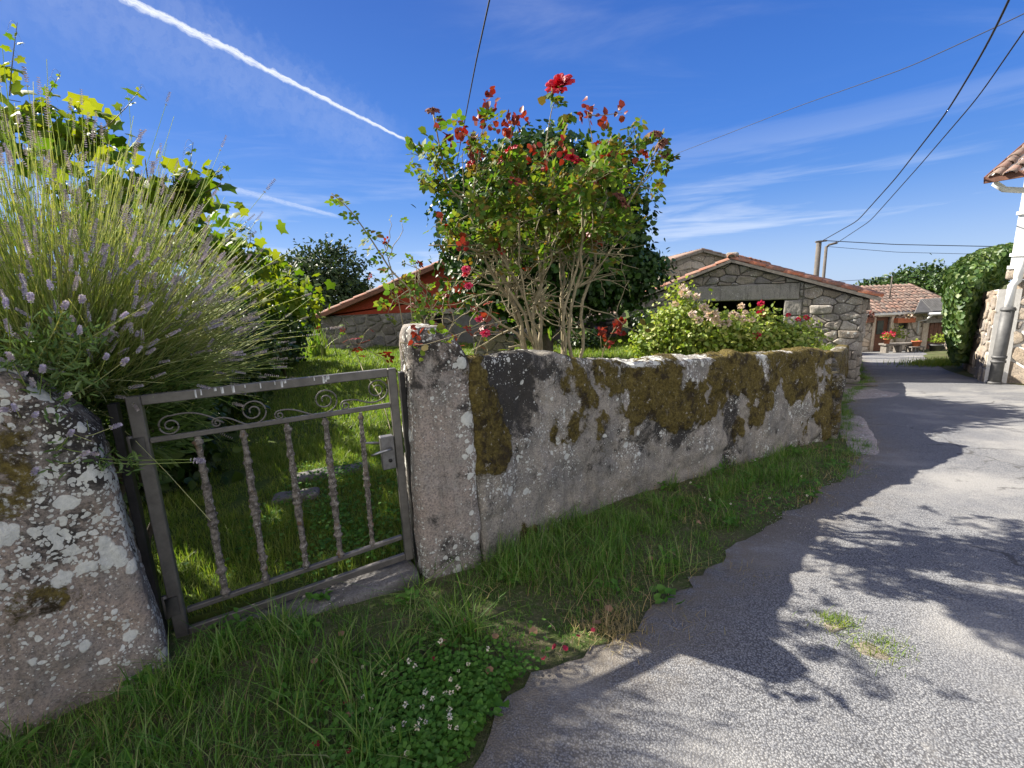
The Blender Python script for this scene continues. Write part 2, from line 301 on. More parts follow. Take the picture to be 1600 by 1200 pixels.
def soil_mat(name, a, b, c2):
    m, nt, bs, out = newmat(name); co = nd(nt, 'TexCoord').outputs['Object']
    c = mixc(nt, mr(nt, noise(nt, co, 3., 6, .7), .35, .65), a, b); c = mixc(nt, mr(nt, noise(nt, co, 40., 4, .7), .5, .7, 0, .7), c, c2)
    setin(nt, bs, 'Base Color', c); setin(nt, bs, 'Roughness', .95); setin(nt, bs, 'Specular IOR Level', .1); bump(nt, bs, noise(nt, co, 50., 5, .7), .8, .02); return m
M['soil'] = soil_mat('verge_soil', (.10, .095, .05), (.06, .09, .025), (.20, .17, .11))
M['grit'] = tilemat('loose_grit', [(.20, .19, .18), (.32, .30, .27), (.42, .40, .36), (.15, .14, .13)])
M['dirt'] = soil_mat('sandy_dirt', (.22, .19, .15), (.28, .25, .20), (.12, .10, .08))
M['turf'] = soil_mat('turf_soil', (.05, .085, .018), (.075, .10, .025), (.13, .13, .05))
M['pave'] = stonemat('worn_paving', (.42, .36, .33), (.36, .33, .31), .4, .0, False, 30.)
# ------------------------------------------------------------------ camera, sun, sky
cam = bpy.data.objects.new('camera', bpy.data.cameras.new('camera')); COL.objects.link(cam); S.camera = cam
cam.data.sensor_width = 36; cam.data.lens = F/1600*36; cam.data.clip_end = 3000; cam.data.clip_start = .05
def wv(c): return Vector((RT.dot(c), FH.dot(c), -DOWN.dot(c)))
X_, U_, B_ = wv(A([1, 0, 0.])), wv(A([0, -1., 0])), wv(A([0, 0, -1.]))
cam.matrix_world = Matrix(((X_[0], U_[0], B_[0], 0), (X_[1], U_[1], B_[1], 0), (X_[2], U_[2], B_[2], H), (0, 0, 0, 1)))
EL = math.radians(38); SD = A([-.862, .507]); SD /= np.linalg.norm(SD)
sdir = Vector((SD[0]*math.cos(EL), SD[1]*math.cos(EL), math.sin(EL)))
sun = bpy.data.objects.new('sun', bpy.data.lights.new('sun', 'SUN')); COL.objects.link(sun); sun.location = (-20, 12, 20)
sun.data.energy = 4.7; sun.data.angle = math.radians(.53); sun.data.color = (1, .93, .82); sun.rotation_euler = sdir.to_track_quat('Z', 'Y').to_euler()
W = bpy.data.worlds.new('World'); S.world = W; W.use_nodes = True; nt = W.node_tree; nt.nodes.clear()
sky = nd(nt, 'TexSky', sky_type='NISHITA'); sky.sun_disc = False; sky.sun_elevation = EL; sky.sun_rotation = math.atan2(SD[0], SD[1]); sky.air_density = 1.0; sky.dust_density = .35; sky.ozone_density = 2.2; sky.altitude = 500
dr = nd(nt, 'TexCoord').outputs['Generated']; sx = nd(nt, 'SeparateXYZ', {0: dr})
grad = ramp(nt, sx.outputs[2], [(0, (.27, .47, .70)), (.10, (.15, .35, .70)), (.28, (.05, .21, .62)), (.55, (.018, .105, .43)), (1, (.012, .065, .32))])
skc = mixc(nt, .94, sky.outputs[0], mixc(nt, 1.0, grad, (2.0, 2.15, 2.55), 'MULTIPLY'))
zz = mth(nt, 'ADD', mth(nt, 'MAXIMUM', sx.outputs[2], 0.0), .12)
pl = nd(nt, 'CombineXYZ', {0: mth(nt, 'DIVIDE', sx.outputs[0], zz), 1: mth(nt, 'DIVIDE', sx.outputs[1], zz)}).outputs[0]
mp = nd(nt, 'Mapping', {'Vector': pl, 'Rotation': (0, 0, math.radians(28)), 'Scale': (.55, 2.2, 1)}).outputs[0]
ci = mr(nt, noise(nt, mp, 1.15, 7, .62, .6), .5, .9, 0, .24)
ci = mth(nt, 'MULTIPLY', ci, mr(nt, noise(nt, pl, .55, 2), .4, .62))
low = mth(nt, 'MULTIPLY', mr(nt, sx.outputs[2], .02, .34, 1, 0), mr(nt, noise(nt, nd(nt, 'Mapping', {'Vector': dr, 'Rotation': (0, .1, 0), 'Scale': (1.6, 1.6, 17)}).outputs[0], 1.5, 5, .6, .3), .42, .7, 0, .55))
hz = mr(nt, sx.outputs[2], 0, .2, .22, 0)
def vd(v): return nd(nt, 'VectorMath', {0: dr, 1: tuple(float(x) for x in v)}, operation='DOT_PRODUCT').outputs['Value']
def trail(pa, pb, w0, w1, amp, puff, fade):
    ra, rb = nrm(ray(*pa)), nrm(ray(*pb)); nn = nrm(np.cross(ra, rb)); e = nrm(rb-ra*ra.dot(rb)); tot = math.acos(ra.dot(rb))
    if nn[2] < 0: nn = -nn
    ang = mth(nt, 'ARCTAN2', vd(e), vd(ra)); t = mth(nt, 'DIVIDE', ang, tot)
    d = vd(nn); w = nd(nt, 'MapRange', {0: t, 1: 0., 2: 1., 3: w0, 4: w1}).outputs[0]
    pn = mth(nt, 'MULTIPLY', mth(nt, 'SUBTRACT', noise(nt, dr, 70., 4, .6), .5), puff); pn2 = mth(nt, 'MULTIPLY', mth(nt, 'SUBTRACT', noise(nt, dr, 22., 3, .6), .5), puff*.5)
    dd = mth(nt, 'ADD', mth(nt, 'DIVIDE', d, w), mth(nt, 'ADD', pn, pn2))
    core = mth(nt, 'MULTIPLY', mr(nt, dd, -1.5, -.1), mr(nt, dd, .35, 1.1, 1, 0))
    tex = mr(nt, noise(nt, nd(nt, 'CombineXYZ', {0: mth(nt, 'MULTIPLY', t, 9.), 1: mth(nt, 'MULTIPLY', dd, 1.6)}).outputs[0], 2.2, 4, .6), .25, .6, .45, 1.0)
    f = mth(nt, 'MULTIPLY', mr(nt, t, -1.2, -.2), mr(nt, t, fade, fade+.22, 1, 0))
    return mth(nt, 'MULTIPLY', mth(nt, 'MULTIPLY', core, tex), mth(nt, 'MULTIPLY', f, amp))
tr1 = trail((190, -8), (640, 222), .0072, .0024, .9, 1.9, .93)
tr1b = trail((205, 20), (640, 240), .08, .05, .10, .8, .8)
tr2 = trail((395, 303), (520, 336), .006, .004, .35, .8, .95)
cl = mth(nt, 'MAXIMUM', mth(nt, 'MAXIMUM', mth(nt, 'ADD', ci, tr1b), low), mth(nt, 'MAXIMUM', mth(nt, 'MAXIMUM', tr1, tr2), hz))
WS = .14
skyfull = mixc(nt, cl, skc, (2.4, 2.5, 2.65))
fill_cloud = mth(nt, 'MULTIPLY', mr(nt, sx.outputs[1], -.05, -.45), mth(nt, 'MULTIPLY', mr(nt, sx.outputs[2], .02, .14), mr(nt, noise(nt, nd(nt, 'Mapping', {'Vector': dr, 'Scale': (1, 1, 2.2)}).outputs[0], 2.6, 6, .6), .36, .52)))   # unseen broken cloud behind the camera, added as fill light for shaded faces
skyfull = mixc(nt, mth(nt, 'MULTIPLY', fill_cloud, .9), skyfull, (4.4, 4.2, 4.0))
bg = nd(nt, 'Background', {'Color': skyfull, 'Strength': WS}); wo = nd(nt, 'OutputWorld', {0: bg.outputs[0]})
S.view_settings.view_transform = 'Standard'; S.view_settings.look = 'None'; S.view_settings.exposure = 1.65; S.view_settings.gamma = 1
S.render.engine = 'CYCLES'; S.cycles.max_bounces = 6; S.cycles.transparent_max_bounces = 4; S.cycles.diffuse_bounces = 3
# ================================================================== GROUND
GL, GR = A([-1.73, 2.01]), A([-.68, 2.52]); GU = (GR-GL)/np.linalg.norm(GR-GL); GN = A([GU[1], -GU[0]])   # gate line, GN towards the road
WALL = A([(-.22, 2.58), (.24, 3.08), (1.1, 3.74), (2.05, 4.3), (3.95, 5.4)])
HY = 11.0                                # the stone barn's front
def bend(poly, n):                       # smooth resample of a polyline
    p = np.asarray(poly, float); t = np.r_[0, np.cumsum(np.linalg.norm(np.diff(p, axis=0), axis=1))]; s = np.linspace(0, t[-1], n)
    q = np.stack([np.interp(s, t, p[:, k]) for k in range(p.shape[1])], 1)
    for _ in range(max(1, n//14)): q[1:-1] = .25*q[:-2]+.5*q[1:-1]+.25*q[2:]
    return q
mb = MB(); xs = np.r_[-400, -150, -60, -25, np.arange(-12, 30.1, .5), 45, 90, 200, 500]; ys = np.r_[-60, -20, -8, np.arange(-3, 34.1, .5), 50, 90, 200, 500, 900]
X, Y = np.meshgrid(xs, ys); Z = zr(Y)-.012+.008*fbm(np.stack([X, Y, X*0], -1).reshape(-1, 3)*.6).reshape(X.shape)
nx, ny = len(xs), len(ys); q = np.arange(nx*ny).reshape(ny, nx); fq = np.stack([q[:-1, :-1], q[:-1, 1:], q[1:, 1:], q[1:, :-1]], -1).reshape(-1, 4)
mb.add(np.stack([X, Y, Z], -1).reshape(-1, 3), fq); tag(mb.build('ground', M['soil'], origin=(0, 0, 0)), 'brown and green soil under the grass verge', 'ground', kind='structure')
# the garden: its surface stands level while the road falls away
WB = bend(WALL+A([-.09, .16]), 24)
gpoly = [(-60, -20)]+[(-4.2, -.35), (-2.1, 1.62), (-1.80, 2.08), (-.72, 2.6), (-.42, 2.75)]+[tuple(p) for p in WB]+[(5.1, 7.2), (8.25, 11.0), (11.7, 15.6), (14, 40), (14, 90), (-60, 90)]
mb = MB(); n = len(gpoly); top = [(x, y, .0) for x, y in gpoly]; bot = [(x, y, -4) for x, y in gpoly]
mb.add(top+bot, [A([list(range(n))]), A([[i, n+i, n+(i+1) % n, (i+1) % n] for i in range(n)])])
tag(mb.build('garden_lawn', M['turf'], origin=(0, 0, 0), smooth=False), 'green turf of the garden behind the gate', 'lawn', kind='structure')
# the road: left edge wanders, right side runs under the white house
EDGE = A([(-1.6, -3), (-.62, 0), (-.27, 1.15), (-.10, 1.55), (.28, 1.80), (.62, 2.02), (1.02, 2.3), (1.48, 2.7), (2.3, 3.3), (3.36, 4.22), (3.98, 4.85), (4.35, 5.6), (6.0, 7.9), (8.75, 10.75), (10.4, 13.1), (12.6, 15.9), (17.3, 22.6), (22, 29)])
EL_ = bend(EDGE, 520); tn = nrm(np.gradient(EL_, axis=0)); nr = np.stack([tn[:, 1], -tn[:, 0]], 1)
EL_ = EL_+nr*(.08*fbm(np.c_[EL_*2.6, EL_[:, :1]*0])+.045*fbm(np.c_[EL_*13., EL_[:, :1]*0]))[:, None]*np.clip(EL_[:, 1:]*1., .6, 1.6)
RGT = bend(A([(6, -6), (7.5, -3), (9, 0), (10, 3), (10.6, 6), (10.75, 9.4), (11.0, 9.95), (11.7, 11.0), (13.2, 12.9), (16.2, 16.7), (21, 22.9), (26, 28)]), 520)
ac = np.r_[0, .01, .03, .06, .1, .15, np.linspace(.2, 1, 12)]; G = EL_[:, None]+(RGT-EL_)[:, None]*ac[None, :, None]
Zr = zr(G[..., 1])+.012*fbm(np.c_[G.reshape(-1, 2)*1.3, np.zeros(G.size//2)]).reshape(G.shape[:2])+.004-.008*(ac == 0)[None]
a_, b_ = G.shape[:2]; q = np.arange(a_*b_).reshape(a_, b_); fq = np.stack([q[:-1, :-1], q[:-1, 1:], q[1:, 1:], q[1:, :-1]], -1).reshape(-1, 4)
wdt = np.linalg.norm(RGT-EL_, axis=1)[:, None]*ac[None]; edge = np.clip(1-wdt/.55, 0, 1)
mb = MB(); mb.add(np.c_[G.reshape(-1, 2), Zr.ravel()], fq); tag(mb.build('road', M['road'], origin=(0, 0, 0), attrs={'edge': edge.ravel()}), 'worn grey asphalt lane with coarse chippings', 'road', kind='structure')
# pale worn paving patch where the lane meets the wall's end
def patch(name, poly, z, mat, label, cat, kind='structure', jit=.05):
    p = bend(list(poly)+[poly[0]], 90)[:-1]; p = p+3*jit*fbm(np.c_[p*4., p[:, :1]*0])[:, None]; m_ = MB(); c = p.mean(0)
    R_ = [p, c+(p-c)*.75, c+(p-c)*.4]; V = np.concatenate([np.c_[r, zr(r[:, 1])+z-(.02 if k == 0 else 0)] for k, r in enumerate(R_)]+[A([[c[0], c[1], zr(c[1])+z]])]); n = len(p)
    fs = [A([[k*n+i, k*n+(i+1) % n, (k+1)*n+(i+1) % n, (k+1)*n+i] for i in range(n)]) for k in range(2)]+[A([[2*n+i, 2*n+(i+1) % n, 3*n] for i in range(n)])]
    m_.add(V, fs); return tag(m_.build(name, mat, origin=(0, 0, 0)), label, cat, kind=kind)
patch('paving', [tuple(gp(*q)[:2]) for q in ((1306, 648), (1345, 645), (1375, 690), (1378, 718), (1345, 715), (1318, 690))], .013, M['pave'], 'pinkish worn paving patch beside the mossy wall end', 'paving')
patch('gutter_apron', [tuple(gp(*q)[:2]) for q in ((1295, 602), (1330, 601), (1420, 615), (1410, 622), (1340, 628), (1300, 625))], .012, M['pave'], 'pale concrete strip in front of the barn corner', 'paving')
# ------------------------------------------------------------------ grass
def blades(n, xy, z, h, w, lean=.5, seg=3, r=rng):
    a = r.uniform(0, 2*np.pi, n); fa = a+r.normal(0, .6, n)+np.pi/2; d = np.stack([np.cos(a), np.sin(a)], 1); wd = np.stack([np.cos(fa), np.sin(fa)], 1)
    ln = np.abs(r.normal(0, lean, n))*h; ts = A([0, .4, .75, 1.]); ws = A([1, .85, .5, 0.])
    V = np.zeros((n, 7, 3)); k = 0
    for t, s in zip(ts, ws):
        cx = xy+d*(ln*t**1.8)[:, None]; cz = z+h*t*(1-.25*np.minimum(1.5, ln/h)*t)
        for sg in ((-1, 1) if s > 0 else (0,)):
            V[:, k, :2] = cx+wd*(sg*w*s*.5)[:, None]; V[:, k, 2] = cz; k += 1
    return V.reshape(-1, 3), n
def add_blades(mb, n, xy, z, h, w, lean=.5):
    V, n = blades(n, xy, z, h, w, lean); o = (np.arange(n)*7)[:, None, None]
    mb.add(V, [(o+A([[0, 1, 3, 2], [2, 3, 5, 4]])[None]).reshape(-1, 4), (o+A([[4, 5, 6]])[None]).reshape(-1, 3)])
def inpoly(P, poly):
    poly = np.asarray(poly); c = np.zeros(len(P), bool); j = len(poly)-1
    for i in range(len(poly)):
        xi, yi = poly[i]; xj, yj = poly[j]
        c ^= ((yi > P[:, 1]) != (yj > P[:, 1])) & (P[:, 0] < (xj-xi)*(P[:, 1]-yi)/(yj-yi+1e-12)+xi); j = i
    return c
def edist(P, line):
    d = np.full(len(P), 1e9); L = np.asarray(line)
    for a, b in zip(L[:-1], L[1:]):
        ab = b-a; t = np.clip(((P-a)@ab)/(ab@ab), 0, 1); d = np.minimum(d, np.linalg.norm(P-a-t[:, None]*ab, axis=1))
    return d
LW = A([(-4.4, -.63), (-2.03, 1.44), (-1.60, 1.76)])
vpoly = list(map(tuple, EDGE[1:12]))+[(4.1, 5.5)]+[tuple(p) for p in WALL[::-1]]+[(-.6, 2.36), (-.78, 2.42), (-1.62, 1.98), (-1.60, 1.76), (-2.03, 1.44), (-3.2, .42), (-2.6, -.2)]
def verge(n, jit):
    P = rng.uniform((-3.2, -.2), (4.5, 5.8), (n, 2)); P = P[inpoly(P, vpoly)]; de = edist(P, EDGE)
    th = vnoise(np.c_[P*2.3, P[:, :1]*0])*.6+vnoise(np.c_[P*7, P[:, :1]*0+5])*.4
    return P, de, th
mb = MB(); P, de, th = verge(230000, 0); dw = edist(P, WALL); keep = rng.random(len(P)) < np.clip(de/.16, .15, 1)*np.clip((th-.2)*5, .25, 1)*np.clip(1.5/np.maximum(.5, P[:, 1]-1.2), .25, 1)
P, de, th, dw = P[keep], de[keep], th[keep], dw[keep]; n = len(P)
gq_ = (P-GL)@GN; gu_ = (P-GL)@GU; ng = (gq_ < .20) & (gu_ > .05) & (gu_ < 1.2); P, de, th, dw = [q[~ng | (rng.random(len(P)) < .12)] for q in (P, de, th, dw)] if False else (P, de, th, dw); near_g = np.where(ng, .35, 1.)
tall = near_g*np.clip((th-.35)*3, .2, 1.25)*np.clip(de/.35, .3, 1); hh = (.035+.125*rng.random(n)**1.3)*tall+.02; hh *= np.where(dw < .18, 1.2, 1)
add_blades(mb, n, P, zr(P[:, 1])-.02, hh, rng.uniform(.0028, .0062, n), .75)
tag(mb.build('verge_grass', M['grass'], origin=(0, 0, 0)), 'long green grass on the verge between wall and lane', 'grass', kind='stuff')
mb = MB()                                # tussocks of longer, arching blades
for k in range(260):
    c = rng.uniform((-2.2, .6), (3.6, 4.8)); c = c[None]
    if not inpoly(c, vpoly)[0] or edist(c, EDGE)[0] < .15: continue
    m_ = int(rng.integers(25, 60)); P = c+rng.normal(0, .045, (m_, 2)); add_blades(mb, m_, P, zr(P[:, 1])-.02, rng.uniform(.10, .27, m_)*(1 if c[0, 1] < 3 else .8), rng.uniform(.004, .0075, m_), .95)
tag(mb.build('grass_tussocks', M['grass'], origin=(0, 0, 0)), 'arching tufts of longer grass on the verge', 'grass', kind='stuff')
mb = MB()
for k in range(330):
    i = int(rng.integers(110, 330)); c = EL_[i]-nr[i]*rng.normal(.04, .06); m_ = int(rng.integers(10, 38)); P = c+rng.normal(0, .03, (m_, 2)); add_blades(mb, m_, P, zr(P[:, 1])-.01, rng.uniform(.03, .11, m_), rng.uniform(.003, .006, m_), 1.1)
tag(mb.build('edge_tufts', M['grass'], origin=(0, 0, 0)), 'low grass tufts spilling over the asphalt edge', 'grass', kind='stuff')
mb = MB(); P = np.concatenate([EL_[100:330][rng.integers(0, 230, 5000)]+rng.normal(0, .09, (5000, 2)), A([.55, 1.93])+rng.normal(0, 1, (2600, 2))*A([.13, .08]), A([1.28, 2.42])+rng.normal(0, 1, (1200, 2))*A([.1, .1])]); k = rng.random(len(P)) < vnoise(np.c_[P*3, P[:, :1]*0])*1.3-.25; P = P[k]
add_blades(mb, len(P), P, zr(P[:, 1])-.01, rng.uniform(.015, .075, len(P)), rng.uniform(.002, .004, len(P)), 1.1)
tag(mb.build('dry_grass', M['dry'], origin=(0, 0, 0)), 'straw coloured dry grass along the road edge', 'grass', kind='stuff')
mb = MB()                                # garden lawn: dense near the gate, coarser far off
for (lo, hi, cnt, h0, h1, w0, w1) in (((-3.2, 2.1), (1.2, 5), 70000, .03, .13, .003, .006), ((-6, 5), (4.5, 9), 60000, .04, .13, .007, .012), ((-9, 9), (8, 17), 70000, .05, .14, .012, .022)):
    P = rng.uniform(lo, hi, (cnt, 2)); P = P[inpoly(P, gpoly)]; bq = P-A([3.86, 14.4]); P = P[~((bq@A([.6, .8]) > -.08) & (bq@A([.8, -.6]) > -.1))]; th = vnoise(np.c_[P*1.7, P[:, :1]*0])*.6+vnoise(np.c_[P*6, P[:, :1]*0])*.4
    P = P[th > .2]; th = th[th > .2]; n = len(P); add_blades(mb, n, P, np.full(n, -.01), rng.uniform(h0, h1, n)*np.clip(th*1.9, .4, 1.3), rng.uniform(w0, w1, n), .6)
tag(mb.build('lawn_grass', M['lawn'], origin=(0, 0, 0)), 'lawn grass in the garden behind the gate', 'grass', kind='stuff')
# weeds with broad leaves inside the gate
mb = MB(); cs = [rng.uniform((-2.0, 2.35), (-.6, 4.2)) for _ in range(60)]; cs = A([c for c in cs if (c-GL)@GN < -.12])
P = (cs[:, None]+rng.normal(0, .10, (len(cs), 45, 2))).reshape(-1, 2); P = P[(P-GL)@GN < -.06]; n = len(P); d = rdir(n); d[:, 2] = np.abs(d[:, 2])*.4
X_a, Y_a, Z_a = basis(d, A([0, 0, 1.])+.4*rdir(n)); scatter(mb, WIDE, LEAF_F, np.c_[P, rng.uniform(.01, .09, n)], X_a, Y_a, Z_a, rng.uniform(.014, .034, n))
tag(mb.build('weeds', M['clover'], origin=(0, 0, 0)), 'broad leaved weeds on the ground inside the gate', 'weeds', kind='stuff')
mb = MB(); P = rng.uniform((-2.2, .4), (3.9, 5.0), (150, 2)); P = P[inpoly(P, vpoly)]; P = (P[:, None]+rng.normal(0, .035, (len(P), 16, 2))).reshape(-1, 2); n = len(P); d = rdir(n); d[:, 2] = np.abs(d[:, 2])*.35
X_a, Y_a, Z_a = basis(d, A([0, 0, 1.])+.35*rdir(n)); scatter(mb, WIDE*A([.8, 1, 1]), LEAF_F, np.c_[P, zr(P[:, 1])+rng.uniform(.01, .05, n)], X_a, Y_a, Z_a, rng.uniform(.02, .06, n)); tag(mb.build('verge_weeds', M['clover'], origin=(0, 0, 0)), 'small broad leaved weeds among the verge grass', 'weeds', kind='stuff')
mb = MB(); P = rng.uniform((-2.4, .2), (4.2, 5.4), (9000, 2)); P = P[inpoly(P, vpoly) & (vnoise(np.c_[P*2.1+9, P[:, :1]*0]) > .48)]; add_blades(mb, len(P), P, zr(P[:, 1])+.005, rng.uniform(.03, .12, len(P)), rng.uniform(.002, .004, len(P)), 1.5); tag(mb.build('thatch', M['dry'], origin=(0, 0, 0)), 'dry straw thatch lying among the green verge blades', 'grass', kind='stuff')
OCT = A([[1, 0, 0], [-1, 0, 0], [0, 1, 0], [0, -1, 0], [0, 0, .7], [0, 0, -.7]]); OCT_F = [A([[0, 2, 4], [2, 1, 4], [1, 3, 4], [3, 0, 4], [2, 0, 5], [1, 2, 5], [3, 1, 5], [0, 3, 5]])]
mb = MB(); i = rng.integers(90, 360, 4200); P = EL_[i]+nr[i]*np.abs(rng.normal(0, .16, 4200))[:, None]-nr[i]*.04+rng.normal(0, .015, (4200, 2)); n = len(P); X_a, Y_a, Z_a = basis(rdir(n), rdir(n)); scatter(mb, OCT, OCT_F, np.c_[P, zr(P[:, 1])+.008], X_a, Y_a, Z_a, rng.uniform(.0015, .006, n)); tag(mb.build('grit', M['grit'], origin=(0, 0, 0), smooth=False), 'loose grit along the edge of the lane', 'gravel', kind='stuff')
# clover patch with white heads at the lane's edge
cp = thing('clover_patch', (-.3, 1.45, 0), 'patch of low clover with white flower heads beside the asphalt', 'clover')
mb = MB(); P = np.concatenate([A([-.31, 1.47])+rng.normal(0, 1, (5200, 2))*A([.2, .17]), A([2.1, 3.35])+rng.normal(0, 1, (900, 2))*A([.5, .22])]); P = P[inpoly(P, vpoly)]; n = len(P); d = rdir(n); d[:, 2] *= .25
X_a, Y_a, Z_a = basis(d, A([0, 0, 1.])+.3*rdir(n)); scatter(mb, WIDE*A([1.2, 1, 1]), LEAF_F, np.c_[P, zr(P[:, 1])+rng.uniform(.01, .07, n)], X_a, Y_a, Z_a, rng.uniform(.012, .024, n)); mb.build('foliage', M['clover'], cp)
def ball_flower(mb, c, r, n, el=1., sz=.5):
    d = rdir(n); d[:, 2] *= el; X_a, Y_a, Z_a = basis(d, rdir(n)); scatter(mb, LEAF, LEAF_F, c+d*r*.35, X_a, Y_a, Z_a, r*sz*rng.uniform(.8, 1.6, n))
for k in range(46):
    p = A([-.33, 1.47])+rng.normal(0, 1, 2)*A([.17, .13]) if k < 34 else A([2.2, 3.4])+rng.normal(0, 1, 2)*A([.6, .25])
    if not inpoly(p[None], vpoly)[0]: continue
    mb = MB(); ball_flower(mb, A([p[0], p[1], zr(p[1])+rng.uniform(.05, .10)]), rng.uniform(.008, .014), 26); mb.build('clover_flower', M['wclover'], cp)
# fallen petals and dry leaves, each one its own thing
def litter(name, mat, spots, s0, s1, label, cat, group, tpl=WIDE):
    for (x, y) in spots:
        mb = MB(); d = rdir(1); d[:, 2] *= .3; X_a, Y_a, Z_a = basis(d, A([[0, 0, 1.]])+.5*rdir(1)); scatter(mb, tpl, LEAF_F, A([[x, y, zr(y)+rng.uniform(.02, .07)]]), X_a, Y_a, Z_a, rng.uniform(s0, s1)); tag(mb.build(name, mat), label, cat, group)
pet = [gp(*q)[:2] for q in ((503, 1172), (547, 1190), (682, 1050), (630, 1035), (745, 1005), (880, 1035), (850, 1045), (905, 1010), (930, 1000), (1035, 930), (1030, 925), (545, 1110), (760, 1050), (512, 1080), (680, 1048), (870, 1020))]
litter('rose_petal', M['petal_dry'], pet, .018, .032, 'fallen dark red rose petal lying in the verge grass', 'petal', 'fallen rose petals in the grass')
dl = [gp(*q)[:2] for q in ((495, 1055), (697, 1010), (777, 1020), (725, 985), (530, 1000), (540, 1135), (935, 950), (955, 970), (1020, 880), (590, 1020), (770, 1070), (840, 1000), (1095, 830), (940, 985))]
litter('dry_leaf', M['dleaf'], dl, .03, .05, 'curled tan dry leaf fallen on the verge grass', 'leaf', 'dry leaves fallen on the verge')
for px, py, lb in ((1306, 973, 'small green weed tuft growing in the sunlit asphalt'), (1365, 1012, 'sparse pale weed tuft in cracked asphalt near the road centre')):
    c = gp(px, py); rr_ = .04 if px < 1340 else .065; patch('dirt_patch', [(c[0]+rr_*1.6*math.cos(a), c[1]+rr_*math.sin(a)) for a in np.linspace(0, 2*math.pi, 9)[:-1]], .007, M['dirt'], 'small dirt patch under the weeds in the asphalt', 'dirt', jit=.04); mb = MB(); m_ = 260; P = c[:2]+rng.normal(0, 1, (m_, 2))*A([.05, .03])*(1 if px < 1340 else 1.7); add_blades(mb, m_, P, zr(P[:, 1])+.005, rng.uniform(.012, .045, m_), rng.uniform(.002, .004, m_), .9); tag(mb.build('weed_tuft', M['lawn']), lb, 'weed', 'weed tufts in the asphalt', 'stuff')
# ================================================================== STONES
def rrect(m, a, b, r):                   # m points round a rounded rectangle of half sizes a, b
    seg = [2*(a-r), math.pi/2*r, 2*(b-r), math.pi/2*r]*2; per = sum(seg); out = []
    for k in range(m):
        s = per*k/m; i = 0
        while s > seg[i]: s -= seg[i]; i += 1
        t = s/seg[i]
        if i == 0: p = (a-r-2*(a-r)*t, b)
        elif i == 2: p = (-a, b-r-2*(b-r)*t)
        elif i == 4: p = (-a+r+2*(a-r)*t, -b)
        elif i == 6: p = (a, -b+r+2*(b-r)*t)
        else:
            c = {1: (-a+r, b-r, 90), 3: (-a+r, -b+r, 180), 5: (a-r, -b+r, 270), 7: (a-r, b-r, 0)}[i]; th = math.radians(c[2]+90*t); p = (c[0]+r*math.cos(th), c[1]+r*math.sin(th))
        out.append(p)
    return A(out)
def vnorm(V, q):
    n = np.zeros_like(V); fn = np.cross(V[q[:, 2]]-V[q[:, 0]], V[q[:, 3]]-V[q[:, 1]])
    for k in range(4): np.add.at(n, q[:, k], fn)
    return nrm(n)
def sweep(C, U, Vv, a, b, r, m, ends=(True, True), amp=(.03, .012, .004), seed=0., freq=(2.2, 8., 26.)):
    # a rough stone: section in U, Vv half sizes a, b along centres C; returns verts, faces, (station, angle) ids
    C = np.asarray(C, float); N = len(C); U = np.broadcast_to(np.asarray(U, float), (N, 3)); Vv = np.broadcast_to(np.asarray(Vv, float), (N, 3)); a = np.broadcast_to(a, (N,)).astype(float); b = np.broadcast_to(b, (N,)).astype(float)
    T = nrm(np.gradient(C, axis=0)); rings = []; st = []
    e = [(1.0, .45), (.75, .72), (.35, .92), (.1, .985)]
    def ring(i, off, k): s = rrect(m, a[i]-r*(1-k), b[i]-r*(1-k), r*max(.2, k)); return C[i]+T[i]*off+s[:, :1]*U[i]+s[:, 1:]*Vv[i]
    for g in (.25, .6, .9): rings.append(C[0]-T[0]*r*1.05+(ring(0, 0, 0)-C[0])*g); st.append(0)
    for o, k in e: rings.append(ring(0, -r*o, k)); st.append(0)
    for i in range(N): rings.append(ring(i, 0, 1)); st.append(i)
    for o, k in e[::-1]: rings.append(ring(N-1, r*o, k)); st.append(N-1)
    for g in (.9, .6, .25): rings.append(C[-1]+T[-1]*r*1.05+(ring(N-1, 0, 0)-C[-1])*g); st.append(N-1)
    R_ = np.stack(rings); K = len(R_); V = R_.reshape(-1, 3); i = (np.arange(K-1)*m)[:, None]; j = np.arange(m)[None]; k = (j+1) % m
    q = np.stack([i+j, i+k, i+m+k, i+m+j], -1).reshape(-1, 4); nn = vnorm(V, q); c0 = V.mean(0)
    if ((V-c0)*nn).sum() < 0: q = q[:, ::-1]; nn = -nn
    d = sum(am*fbm(V*f+seed*7.7, 3) for am, f in zip(amp, freq)); V = V+nn*d[:, None]
    caps = [A([list(range(m))[::-1]]), A([list(range((K-1)*m, K*m))])]
    return V, [q]+caps, np.repeat(A(st), m)
def sm(x, lo, hi): t = np.clip((x-lo)/(hi-lo), 0, 1); return t*t*(3-2*t)
def win(x, a, b, s): return sm(x, a-s, a+s)*(1-sm(x, b-s, b+s))
def topz(p, pts):                        # height at which the vertical through p meets the photo's top line
    lo, hi = -1., 3.
    for _ in range(40):
        z = (lo+hi)/2; x, y = proj((p[0], p[1], z)); t = np.interp(x, [a for a, _ in pts], [b for _, b in pts])
        if y > t: lo = z
        else: hi = z
    return z
TOP = [(735, 556), (745, 553), (800, 553), (880, 556), (940, 562), (1000, 564), (1050, 562), (1100, 559), (1150, 555), (1200, 553), (1280, 549), (1310, 549)]
PW = bend(WALL, 300); SW = np.r_[0, np.cumsum(np.linalg.norm(np.diff(PW, axis=0), axis=1))]; SL = SW[-1]
ZT = A([topz(p, TOP) for p in PW[::6]]); ZT = np.interp(np.arange(300), np.arange(300)[::6], ZT)
